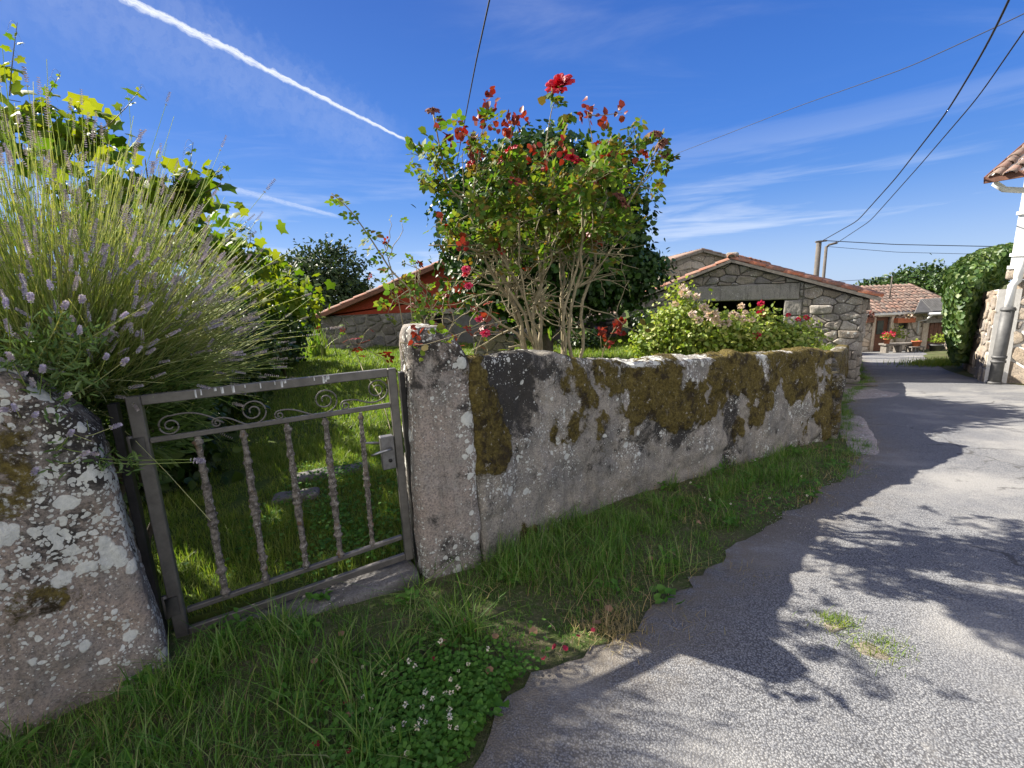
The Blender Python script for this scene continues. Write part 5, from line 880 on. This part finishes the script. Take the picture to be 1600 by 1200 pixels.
def vine(loc, path, width, nleaf, s, label, shoots, seed, spread=(.3, .3, .3), sy=1.):
    r = np.random.default_rng(seed); t = thing('grapevine', loc, label, 'vine'); p = bend(A(path), 60); mb = MB(); i = r.integers(0, 60, nleaf); P = p[i]+r.normal(0, 1, (nleaf, 3))*A(spread)*r.uniform(.4, 1.2, (nleaf, 1)); n = nleaf
    dd = nrm(A([.3, -.2, -.55])+.8*rdir(n, r)); nn = nrm(A([-.35, .1, .75])+.75*rdir(n, r)); X_a, Y_a, Z_a = basis(dd, nn); scatter(mb, VLEAF, VLEAF_F, P, X_a, Y_a, Z_a, s*r.uniform(.55, 1.2, n)); mt = MB(); mt.tube(np.r_[[A(loc)-A([0, 0, .1])], p[:1]*.5+A([loc])*.5+A([[.1, .1, .1]]), p], np.r_[.03, .028, np.linspace(.025, .010, 60)], 7)
    for k in range(26): a = p[r.integers(0, 60)]; e = a+r.normal(0, 1, 3)*A(spread)*.6; mt.tube(bend(A([a, (a+e)/2+r.normal(0, .05, 3), e]), 8), np.linspace(.008, .004, 8), 5)
    for pts, y in shoots:
        q = bend(A([at(a, b, y+dy) for (a, b), dy in zip(pts, np.linspace(0, -.0, len(pts)))]), 26); mt.tube(q, np.linspace(.006, .0018, 26), 5)
        for j in range(2, 26, 2):
            f = j/25; sd_ = 1 if (j//2) % 2 else -1; d = nrm(A([sd_*.8, -.3, -.3])+.4*r.normal(size=3))[None]; stalk = q[j]+d[0]*.035*(1.2-f); mt.tube([q[j], stalk], .0016, 4); X_a, Y_a, Z_a = basis(d, nrm(A([[-.3, -.25, .7]])+.5*r.normal(size=(1, 3)))); scatter(mb, VLEAF, VLEAF_F, stalk[None], X_a, Y_a, Z_a, s*(1.05-.85*f)*r.uniform(.8, 1.1))
        for j in (14, 20, 24):           # tendrils
            a = q[j]; th = np.linspace(0, 1, 14); dx = r.choice([-1, 1]); mt.tube(np.stack([a[0]+dx*.09*th, a[1]-.03*th, a[2]+.05*np.sin(th*4)*(1-.3*th)-.07*th**2], 1), np.linspace(.0013, .0006, 14), 4)
    mb.build('foliage', M['vine'], t); mt.build('woody_stem', M['twig'], t); return t
y1 = 3.0
vine((-4.6, 5.0, 0), [at(-160, 190, 5.2), at(-60, 170, 5.1), at(15, 190, 5.0), at(90, 225, 5.0), at(150, 212, 4.9)], .3, 300, .17, 'bright backlit grapevine rising behind the lavender at far left', [([(15, 150), (18, 110), (22, 75), (27, 35)], 4.8), ([(60, 190), (75, 150), (95, 112)], 4.8), ([(135, 215), (170, 195), (200, 165), (222, 135)], 4.8), ([(128, 215), (130, 180), (126, 156)], 4.8), ([(30, 200), (60, 160), (90, 175)], 4.8)], 41, (.27, .22, .19))
vine((-3.3, 4.6, 0), [at(180, 300, 4.6), at(230, 292, 4.6), at(275, 298, 4.6), at(315, 303, 4.6)], .3, 150, .16, 'grapevine with tendrils above the middle of the lavender', [([(280, 290), (296, 262), (302, 222)], 4.5), ([(300, 290), (330, 278), (356, 258)], 4.5), ([(255, 310), (270, 330), (272, 345)], 4.5)], 42, (.2, .3, .12))
vine((-4.3, 6.2, 0), [at(310, 385, 5.6), at(345, 388, 6.0), at(375, 400, 6.4), at(400, 420, 6.8)], .3, 330, .14, 'low grapevine at the lavender tips with a thin shoot', [([(385, 400), (392, 372), (390, 352)], 6.2), ([(352, 372), (366, 362), (386, 352)], 6.0)], 43, (.3, .4, .2))
vine((-5.2, 10.2, 0), [at(385, 440, 8.6), at(420, 452, 9.6), at(445, 462, 10.6), at(466, 474, 11.6), at(462, 500, 11.6)], .4, 900, .16, 'sunlit yellow green grapevine sprawling over the hedge before the shed', [], 44, (.34, .5, .30))
vine((-3.9, 5.2, 0), [at(120, 340, 4.9), at(200, 360, 5.1), at(280, 380, 5.4)], .4, 420, .15, 'shaded grapevine leaves massed on the hedge behind the lavender', [], 45, (.4, .3, .25))
# iris like sword leaves beside the shed
p = at(497, 540, 14.); ir = thing('iris_clump', (p[0], 14, 0), 'clump of upright sword leaves at the left corner of the shed', 'plant'); mb = MB(); m_ = 70; P = A([p[0], 14.])+rng.normal(0, .16, (m_, 2)); add_blades(mb, m_, P, np.zeros(m_)-.02, rng.uniform(.6, 1.15, m_), rng.uniform(.04, .06, m_), .38); mb.build('foliage', M['lawn'], ir)
# ------------------------------------------------------------------ LAVENDER
lav = thing('lavender_bush', (-2.35, 2.45, 0), 'huge lavender bush with grey violet spikes arching over the left granite post', 'lavender')
r = np.random.default_rng(77); LC = A([-2.42, 2.42, 1.22]); n = 6200
d = rdir(n, r); d[:, 2] = d[:, 2]*.75+.45; d = nrm(d); st0 = LC+d*A([.42, .38, .30])*r.uniform(.5, 1.0, (n, 1))-A([0, 0, .12])
lean = nrm(d*A([1.0, .9, .85])+A([.16, -.02, .34])+.16*r.normal(size=(n, 3))); L = r.uniform(.5, 1.08, n)*(1+.16*np.clip(d[:, 2], 0, 1)**2)*(1-.52*np.clip(d[:, 0], 0, 1)*np.clip(1.2-d[:, 2], 0, 1))*(1+.18*fbm(d*2.2, 2)); tp_ = st0+lean*L[:, None]; keepers = (tp_[:, 1] > 1.25) & (tp_[:, 2] > 1.22); st0, lean, L, d = st0[keepers], lean[keepers], L[keepers], d[keepers]; n = len(L)
t = np.linspace(0, 1, 7); side = r.normal(0, .10, (n, 3))*np.where(r.random((n, 1)) < .12, 2.4, 1); Pp = st0[:, None]+lean[:, None]*(L[:, None, None]*t[None, :, None])+side[:, None]*(t**2)[None, :, None]+A([0, 0, .10])*(L[:, None, None]*(t[None, :, None]**2-t[None, :, None]*.4))
Pp[..., 2] -= (np.clip(1-lean[:, 2], 0, 1)[:, None]*.16*L[:, None])*t[None]**2.2
mb = MB(); tubes(mb, Pp, np.broadcast_to(np.linspace(.0026, .0012, 7), (n, 7)), 3)
# foreground sprigs over the post
fg = []
for (bx_, by_, ex, ey, yb, ye) in ((60, 640, 20, 565, 1.72, 1.58), (60, 640, 66, 580, 1.72, 1.6), (60, 640, 15, 640, 1.72, 1.6), (75, 655, 104, 620, 1.72, 1.62), (150, 600, 165, 560, 1.8, 1.7), (140, 605, 192, 566, 1.8, 1.72), (42, 670, 25, 640, 1.66, 1.58), (42, 670, 54, 650, 1.66, 1.58), (80, 720, 108, 680, 1.68, 1.62), (100, 735, 128, 712, 1.66, 1.62), (80, 700, 140, 708, 1.68, 1.64), (120, 690, 175, 668, 1.72, 1.7), (30, 780, 52, 740, 1.64, 1.6), (150, 720, 300, 718, 1.74, 1.88), (160, 728, 304, 722, 1.74, 1.88), (120, 520, 128, 470, 1.8, 1.6), (80, 530, 100, 480, 1.7, 1.55), (130, 560, 125, 520, 1.72, 1.6), (55, 520, 48, 470, 1.6, 1.5), (20, 560, 10, 480, 1.6, 1.5), (130, 540, 190, 495, 1.8, 1.7), (110, 545, 225, 480, 1.85, 1.8), (100, 500, 80, 450, 1.7, 1.55)):
    a, b = at(bx_, by_, yb), at(ex, ey, ye); rt = LC+A([.25, -.45, -.1])+r.normal(0, .05, 3); fg.append(np.concatenate([bend(A([rt, (rt+a)/2+A([0, -.06, .06]), a, b]), 9)]))
fg = A(fg); tubes(mb, fg, np.broadcast_to(np.linspace(.0028, .0015, 9), (len(fg), 9)), 4)
mb.build('stem', M['lav'], lav)
# low grey-green leaves fill the bush
mb = MB(); m_ = 16000; dd = rdir(m_, r); dd[:, 2] = dd[:, 2]*.7+.25; dd = nrm(dd); P = LC+dd*A([.62, .55, .50])*r.uniform(.45, 1.05, (m_, 1))+A([0, 0, -.12]); X_a, Y_a, Z_a = basis(nrm(dd+.5*rdir(m_, r)+A([0, 0, .4])), rdir(m_, r)); scatter(mb, LEAF*A([.42, 1, 1]), LEAF_F, P, X_a, Y_a, Z_a, r.uniform(.04, .085, m_))
a = fg[:, 4:7].reshape(-1, 3); k = np.repeat(np.arange(len(a)), 14); m_ = len(k); P = a[k]+r.normal(0, .022, (m_, 3)); X_a, Y_a, Z_a = basis(nrm(rdir(m_, r)+A([0, -.3, .4])), rdir(m_, r)); scatter(mb, LEAF*A([.4, 1, 1]), LEAF_F, P, X_a, Y_a, Z_a, r.uniform(.03, .055, m_)); mb.build('foliage', M['lavleaf'], lav)
mb = MB(); paths = []
for k in range(16): e = LC+rdir(1, r)[0]*A([.4, .35, .25]); b = A([-2.3+r.normal(0, .1), 2.45+r.normal(0, .08), -.05]); tt = np.linspace(0, 1, 8)[:, None]; paths.append(b*(1-tt)+e*tt+A([0, 0, .1])*np.sin(tt*3.1)+.03*r.normal(size=(8, 3)))
tubes(mb, A(paths), np.tile(np.linspace(.022, .008, 8), (16, 1)), 6); mb.build('woody_stem', M['bark'], lav)
def spike(mb, p, axis, ln, rad, r, nw=9):
    axis = nrm(axis); a = nrm(np.cross(axis, A([.3, .2, .9]))); b = np.cross(axis, a); pos = []; dirs = []
    for k in range(nw):
        f = k/(nw-1); h = f*ln if k > 0 else -.18*ln; w = rad*(.75+.5*math.sin(math.pi*min(1, f+.15)))*(1-.35*f)
        for j in range(6):
            th = j*math.pi/3+k*.5+r.uniform(-.2, .2); o = a*math.cos(th)+b*math.sin(th); pos.append(p+axis*h+o*w*.35); dirs.append(nrm(o+axis*.75))
    pos, dirs = A(pos), A(dirs); X_a, Y_a, Z_a = basis(dirs, np.broadcast_to(axis, dirs.shape)); scatter(mb, LEAF*A([1.25, 1, 2.2]), LEAF_F, pos, X_a, Y_a, Z_a, rad*r.uniform(.9, 1.35, len(pos)))
tips = Pp[:, -1]; tax = Pp[:, -1]-Pp[:, -2]; ok = np.where((r.random(n) < .36) & (L > .5))[0]; vis = ok[np.argsort(np.linalg.norm(tips[ok]-A([0, 0, H]), axis=1))]
inv = [i for i in vis if tips[i][1] > 1.6 and -10 < proj(tips[i])[0] < 420 and proj(tips[i])[1] > 150]; big_ = inv[:74]; rest = [i for i in vis if i not in set(big_) and tips[i][1] > 1.6]
for k, q in enumerate(fg): mb = MB(); spike(mb, q[-1], q[-1]-q[-2], r.uniform(.028, .042), r.uniform(.006, .0085), r, 9); mb.build('flower_spike', M['spikev'], lav)
for i in big_: mb = MB(); spike(mb, tips[i], tax[i], r.uniform(.05, .085), r.uniform(.0055, .0075), r, 10); mb.build('flower_spike', M['spike'], lav)
mb = MB()
for i in rest: spike(mb, tips[i], tax[i], r.uniform(.045, .085), r.uniform(.0055, .0078), r, 9)
o = mb.build('flower_spikes', M['spike'], lav); o['kind'] = 'stuff'
# ------------------------------------------------------------------ ROSE BUSH
def rose_flower(mb, c, R, up, r, wilt=0.):
    up = nrm(A(up, float)); a = nrm(np.cross(up, A([.3, .9, .1]))); b = np.cross(up, a); g = np.linspace(-1, 1, 5); hgrid = np.linspace(0, 1, 5)
    for k, (lay, m_) in enumerate(((.22, 4), (.42, 5), (.65, 6), (.88, 7), (1.0, 7))):
        for j in range(m_):
            th = 2*math.pi*(j+.37*k)/m_+r.uniform(-.2, .2); rad = R*lay; wd = rad*1.25*math.pi/m_*1.5+R*.08; V = []; op = .10+.75*lay**1.6; hh = R*(1.25-.35*lay)*r.uniform(.85, 1.1)
            for h in hgrid:
                for x in g:
                    ang = th+x*(wd/max(rad, R*.2))*.5*(math.sin(math.pi*min(1, .25+h*.62))); rr = rad*(.22+.78*h**.7)+R*op*.5*h**3+R*.12*wilt*r.normal(); zz2 = hh*h-R*.45*lay*h**3-R*.10*x*x*h+R*.035*math.sin(5*x+j)*h-wilt*R*.5*h*h; V.append(c+a*rr*math.cos(ang)+b*rr*math.sin(ang)+up*(zz2-R*.35))
            q = A([[i*5+s, i*5+s+1, i*5+s+6, i*5+s+5] for i in range(4) for s in range(4)]); mb.add(V, q)
r = np.random.default_rng(91); RB = A([.31, 3.66, 0.]); rose = thing('rose_bush', tuple(RB), 'tall leafy rose bush with red blooms and many bare canes behind the mossy wall', 'rose bush')
mbs = MB(); mbl = MB(); mby = MB(); RC = A([.26, 3.72, 2.25]); canes = []
def leaves_on(path, k, s, young=0., mbl_=None):
    n = k; i = r.integers(1, len(path), n); d = nrm(rdir(n, r)+A([0, -.15, .15])); nn = nrm(A([-.25, -.1, .8])+.7*rdir(n, r)); X_a, Y_a, Z_a = basis(d, nn); yg = r.random(n) < young; sc = s*r.uniform(.65, 1.15, n)
    for m_, mask in ((mbl_ or mbl, ~yg), (mby, yg)):
        if mask.any(): scatter(m_, ROSELEAF, ROSELEAF_F, A(path)[i[mask]], X_a[mask], Y_a[mask], Z_a[mask], sc[mask])
def rcv(a, b, bow, n=10, wob=.02): t = np.linspace(0, 1, n)[:, None]; return a*(1-t)+b*t+A(bow)*np.sin(np.pi*t)+wob*fbm(np.c_[t*3+r.uniform(0, 50), t*0+r.uniform(0, 50), t*0], 3)[:, None]*A([1, 1, .3])*np.sin(np.pi*t)**.5*2
for k in range(13):
    az = 2*math.pi*(k+.7*r.random())/13; b = RB+A([.13*math.cos(az)*r.uniform(.3, 1), .10*math.sin(az), .25]); e = RC+A([math.cos(az)*r.uniform(.25, .62), math.sin(az)*r.uniform(.2, .45), r.uniform(-.25, .15)]); p = rcv(b, e, A([r.uniform(-.2, .08)*math.cos(az)+r.normal(0, .05), -.1*math.sin(az), .08]), 16, .13); rad = r.uniform(.010, .023); mbs.tube(p, np.linspace(rad, rad*.5, 16), 8); canes.append((p, rad))
    for j in range(9):
        i = int(r.integers(9, 16)); a = p[i]; o = nrm(A([math.cos(az), math.sin(az), .25])*.6+rdir(1, r)[0]+A([0, 0, .35])); ln = r.uniform(.20, .48); q = rcv(a, a+o*ln, rdir(1, r)[0]*.04, 9, .03); mbs.tube(q, np.linspace(rad*.42, rad*.2, 9), 5); low = q[-1][2] < 2.08; leaves_on(q[3:], int((0 if low else 9)), .12, .03)
        for m_ in range(3):
            i2 = int(r.integers(3, 9)); o2 = nrm(o*.5+rdir(1, r)[0]+A([0, 0, .25])); q2 = rcv(q[i2], q[i2]+o2*r.uniform(.12, .3), rdir(1, r)[0]*.02, 7, .02); mbs.tube(q2, np.linspace(rad*.2, rad*.1, 7), 4); tz = q2[-1][2]; leaves_on(q2[2:], (1 if r.random() < .4 else 0) if tz < 2.05 else 5, .125, .13 if tz > 2.72 else (.02 if tz > 2. else .06))
for k in range(4):                      # dead snags and low bare twigs
    p, rad = canes[int(r.integers(len(canes)))]; i = int(r.integers(3, 10)); o = nrm(rdir(1, r)[0]*A([1, .8, .4])+A([0, 0, .35])); q = rcv(p[i], p[i]+o*r.uniform(.15, .5), rdir(1, r)[0]*.06, 9, .05); mbs.tube(q, np.linspace(rad*.6, rad*.28, 9), 6)
yq = 3.5; A_ = lambda x, y, d=0: at(x, y, yq+d)
shoots = [([(800, 430), (745, 330), (700, 295), (688, 235), (677, 178)], .012), ([(870, 300), (852, 230), (862, 170), (873, 148)], .007), ([(700, 290), (672, 250), (640, 238)], .005), ([(740, 300), (752, 210), (765, 160)], .005), ([(930, 300), (925, 215), (918, 175)], .005), ([(918, 180), (945, 180), (972, 176)], .004), ([(975, 330), (1010, 270), (1030, 222)], .008), ([(1000, 290), (1030, 262), (1052, 245)], .005), ([(800, 280), (798, 220), (800, 190)], .005), ([(725, 300), (722, 240), (742, 205)], .004)]
for pts, rad in shoots: p = bend(A([A_(*q) for q in pts]), 22); mbs.tube(p, np.linspace(rad, rad*.45, 22), 6)
for pts, nl, s, yg in ((shoots[0][0][2:], 16, .10, .08), (shoots[2][0], 7, .11, 0), (shoots[1][0][2:], 6, .10, 0), (shoots[6][0], 14, .10, .05), (shoots[7][0], 9, .10, 0)): leaves_on(bend(A([A_(*q) for q in pts]), 22), nl, s, yg)
def sprig(px, py, k, s, m_, dd=0, spread=.05): c = A_(px, py, dd); n = k; d = nrm(rdir(n, r)+A([0, 0, .2])); X_a, Y_a, Z_a = basis(d, nrm(rdir(n, r)+A([-.2, -.6, .4]))); scatter(m_, WIDE, LEAF_F, c+r.normal(0, spread, (n, 3))*.6, X_a, Y_a, Z_a, s*r.uniform(.7, 1.2, n))
for (px, py, k) in ((765, 158, 16), (752, 190, 12), (722, 205, 16), (735, 225, 12), (800, 193, 14), (790, 200, 8), (815, 185, 8), (912, 172, 9), (940, 180, 8), (968, 175, 6), (745, 225, 14), (830, 240, 10), (880, 235, 10), (920, 175, 6), (700, 215, 9), (960, 245, 14), (1000, 240, 8), (850, 255, 10), (690, 345, 4), (760, 500, 5), (728, 385, 4), (900, 305, 5)): sprig(px, py, k, .055, mby)
for (px, py, k) in ((645, 232, 8), (660, 232, 5), (672, 210, 4), (858, 155, 7), (880, 195, 8), (1045, 258, 6), (1015, 225, 5), (890, 185, 6), (700, 230, 6), (1030, 265, 7)): sprig(px, py, k, .068, mbl, 0, .035)
mbs.build('woody_stem', M['cane'], rose); mbl.build('foliage', M['rose'], rose); mby.build('young_foliage', M['young'], rose)
def bloom(px, py, R, mat, name, up=(-.2, -.5, .8), wilt=0., par=rose, dd=0, y=None): mb = MB(); rose_flower(mb, A_(px, py, dd) if y is None else at(px, py, y), R, up, r, wilt); return mb.build(name, M[mat], par)
bloom(874, 131, .078, 'red_petal', 'rose_flower', (-.25, -.75, .6))
for (px, py, R) in ((797, 238, .055), (785, 246, .04), (893, 246, .042), (905, 252, .03), (962, 250, .038), (735, 255, .03), (728, 428, .026), (733, 447, .024)): bloom(px, py, R, 'red_petal', 'rose_flower', (r.normal(0, .4), -.6, .7), .15)
for (px, py, R) in ((676, 170, .038), (690, 186, .028), (1024, 207, .04), (1032, 224, .042), (1041, 240, .042), (970, 305, .04), (978, 318, .035), (738, 245, .035)): bloom(px, py, R, 'dead', 'withered_flower', (r.normal(0, .4), -.4, .5), .9)
# red leaved sprout standing behind the wall
p0 = at(940, 548, 3.95); sp_ = thing('red_sprout', (p0[0], 3.95, 0), 'small sprout with bright red leaves just above the wall right of the rose canes', 'sprout'); mb = MB(); mb.tube(bend(A([(p0[0], 3.95, .1), p0, at(950, 530, 3.95), at(966, 505, 3.95)]), 14), np.linspace(.008, .004, 14), 6); mb.tube([p0, at(938, 518, 3.95)], .004, 5); mb.build('stem', M['twig'], sp_); mb = MB()
for (px, py, k) in ((968, 505, 14), (962, 515, 10), (972, 512, 8), (938, 514, 8), (942, 522, 6), (955, 534, 3), (950, 540, 3)): c = at(px, py, 3.95); d = nrm(rdir(k, r)); X_a, Y_a, Z_a = basis(d, nrm(rdir(k, r)+A([-.2, -.5, .4]))); scatter(mb, WIDE, LEAF_F, c+r.normal(0, .02, (k, 3)), X_a, Y_a, Z_a, .055*r.uniform(.7, 1.2, k))
mb.build('foliage', M['young'], sp_)
# climbing rose shoot by the pillar
cr = thing('climbing_rose', (-.75, 3.05, 0), 'spindly climbing rose with one long shoot leaning left above the gate pillar', 'climbing rose'); ms = MB(); ml = MB(); my = MB(); yc = 2.95
CR = []; CB = A([-.70, 3.05, -.05])
def crs(pts, rad, nl, s, y=yc, yg=0.):
    p = bend(A([at(a, b, y) for a, b in pts]), 30); ms.tube(p, np.linspace(rad, rad*.4, 30), 6); CR.append(p)
    ms.tube(rcv(CB, p[0], (.03, .02, .05), 10, .03), np.full(10, rad), 6)
    for i in np.linspace(2, 29, nl).astype(int):
        n = 1; d = nrm(A([r.choice([-1, 1])*.9, -.2, -.15])+.45*r.normal(size=3))[None]; X_a, Y_a, Z_a = basis(d, nrm(A([-.25, -.2, .8])+.5*r.normal(size=3))[None]); scatter(my if r.random() < yg else ml, ROSELEAF, ROSELEAF_F, p[i:i+1], X_a, Y_a, Z_a, s*r.uniform(.7, 1.15))
crs([(664, 540), (660, 490), (640, 450), (612, 425), (598, 402), (572, 362), (545, 325), (518, 302)], .0075, 26, .105); crs([(612, 425), (600, 380), (580, 372)], .003, 5, .09)
crs([(640, 452), (614, 470), (606, 490)], .0035, 6, .13); crs([(660, 490), (668, 455), (650, 428)], .004, 7, .08); crs([(664, 500), (690, 462), (720, 440)], .004, 6, .08, 3.1, .3); crs([(664, 520), (648, 470), (655, 440)], .004, 6, .09, 3.1, .2); crs([(672, 520), (676, 470), (664, 448)], .004, 5, .08, 3.0, .5)
crs([(625, 535), (660, 540), (700, 528), (745, 512), (790, 500)], .003, 7, .06, 2.42, .4); crs([(620, 600), (600, 560), (570, 545), (545, 530)], .004, 9, .10, 3.3, .4); crs([(560, 560), (540, 520), (537, 500)], .004, 7, .10, 5.0, .5); crs([(700, 560), (720, 520), (760, 500), (770, 470)], .004, 8, .07, 3.1, .3); crs([(690, 540), (710, 500), (700, 470), (712, 440)], .004, 7, .07, 3.05, .3); crs([(740, 560), (755, 520), (735, 480)], .004, 6, .07, 3.15, .3)
for (px, py, y, k) in ((650, 524, 2.40, 9), (680, 512, 2.4, 6), (692, 520, 2.36, 6), (668, 548, 2.3, 3)): c = at(px, py, y); d = nrm(rdir(k, r)); X_a, Y_a, Z_a = basis(d, nrm(rdir(k, r)+A([-.2, -.5, .4]))); scatter(ml if k < 7 else my, WIDE, LEAF_F, c+r.normal(0, .02, (k, 3)), X_a, Y_a, Z_a, .04*r.uniform(.7, 1.2, k))
for k in range(20):
    a = CR[(0, 3, 4, 5, 6, 9, 10, 11)[int(r.integers(8))]][int(r.integers(3, 18))]; q = rcv(a, a+A([r.normal(0, .18), r.normal(0, .1), r.uniform(.05, .32)]), rdir(1, r)[0]*.04, 8, .04); ms.tube(q, np.linspace(.0035, .0015, 8), 4)
    for j in (4, 7): d = nrm(rdir(1, r)); X_a, Y_a, Z_a = basis(d, nrm(rdir(1, r)+A([[-.2, -.3, .6]]))); scatter(my if r.random() < .3 else ml, ROSELEAF, ROSELEAF_F, q[j:j+1], X_a, Y_a, Z_a, .07*r.uniform(.6, 1.1))
ms.build('stem', M['cane'], cr); ml.build('foliage', M['rose'], cr); my.build('young_foliage', M['young'], cr)
for (px, py, R, y) in ((758, 520, .026, 3.1), (748, 498, .02, 3.1), (728, 420, .024, 3.1), (732, 446, .022, 3.1)): bloom(px, py, R, 'crimson', 'rose_flower', (0, -.7, .6), .3, cr, 0, y)
# flowering shrubs behind the far wall
def shrub(name, loc, blobs, nleaf, s, label, seed):
    t = thing(name, loc, label, 'shrub'); mb = MB(); mt = MB()
    for k, (px, py, y, rx_, rz_) in enumerate(blobs): c = at(px, py, y); cc = crown(mb, c, (rx_, rx_*.8, rz_), 55, nleaf, .10, s, LEAF*A([1.3, 1, 1]), seed=seed+k, shell=.35, lump=.3); limbs(mt, (c[0], y, .05), cc, .010, 14, seed+k)
    mb.build('foliage', M['shrub'], t); mt.build('stem', M['twig'], t); return t
s1_ = shrub('flowering_shrub', (2.75, 6.6, 0), ((1064, 505, 6.7, .33, .54), (1095, 522, 6.5, .38, .40), (1132, 530, 6.5, .40, .30), (1034, 540, 6.8, .33, .25)), 2000, .065, 'tall pale green shrub with whitish flower heads before the barn opening', 51)
s2_ = shrub('flowering_shrub', (3.85, 6.7, 0), ((1165, 532, 6.6, .38, .27), (1188, 524, 6.6, .22, .34), (1212, 538, 6.7, .38, .22), (1242, 536, 6.8, .26, .24)), 1600, .06, 'lower pale shrub with crimson blooms in front of the barn jamb', 61)
for (px, py, y, R) in ((1070, 458, 6.6, 0.110), (1088, 463, 6.5, 0.077), (1112, 492, 6.4, 0.132), (1100, 480, 6.5, 0.088), (1092, 500, 6.4, 0.077), (1146, 492, 6.5, 0.099), (1135, 505, 6.4, 0.088), (1160, 498, 6.5, 0.088), (1055, 475, 6.6, 0.066), (1066, 448, 6.7, 0.066), (1120, 505, 6.4, 0.088), (1082, 490, 6.4, 0.077)): mb = MB(); ball_flower(mb, at(px, py, y-.25), R, 70, .8, .38); mb.build('flower_head', M['pale'], s1_)
for (px, py, y, R) in ((1190, 490, 6.8, 0.094), (1181, 525, 6.5, 0.083), (1260, 496, 6.9, 0.055), (1247, 499, 6.9, 0.050), (1232, 492, 6.9, 0.044), (1189, 474, 6.8, 0.061)): mb = MB(); ball_flower(mb, at(px, py, y-.2), R, 80, .75, .42); mb.build('flower_head', M['crimson'], s2_)
for (px, py, y, R) in ((1175, 500, 6.6, 0.066), (1158, 478, 6.6, 0.066), (1165, 488, 6.6, 0.055)): mb = MB(); ball_flower(mb, at(px, py, y-.2), R, 60, .8, .4); mb.build('flower_head', M['pale'], s2_)
# pale plant climbing the barn's lit left corner, small plants in the lean-to's shade
p = at(1010, 520, 13.6); bc_ = thing('corner_creeper', (p[0], 13.6, 0), 'grey green creeper on the sunlit left corner of the barn', 'creeper'); mb = MB(); cc = crown(mb, p+A([-.12, 0, .1]), (.32, .2, .75), 40, 900, .1, .085, WIDE, seed=71); mb.build('foliage', M['hedge'], bc_); mb = MB(); limbs(mb, (p[0], 13.65, 0), cc, .014, 12, 3); mb.build('stem', M['bark'], bc_)
p = at(905, 540, 13.0); db = thing('low_bush', (p[0], 13.0, 0), 'small dark bush in the shade before the lean-to', 'bush'); mb = MB(); cc = crown(mb, (p[0]+.1, 13.0, .25), (.55, .35, .34), 40, 1500, .1, .09, WIDE, seed=72); mb.build('foliage', M['hedge'], db); mb = MB(); limbs(mb, (p[0], 13.0, 0), cc, .014, 8, 3); mb.build('stem', M['bark'], db)
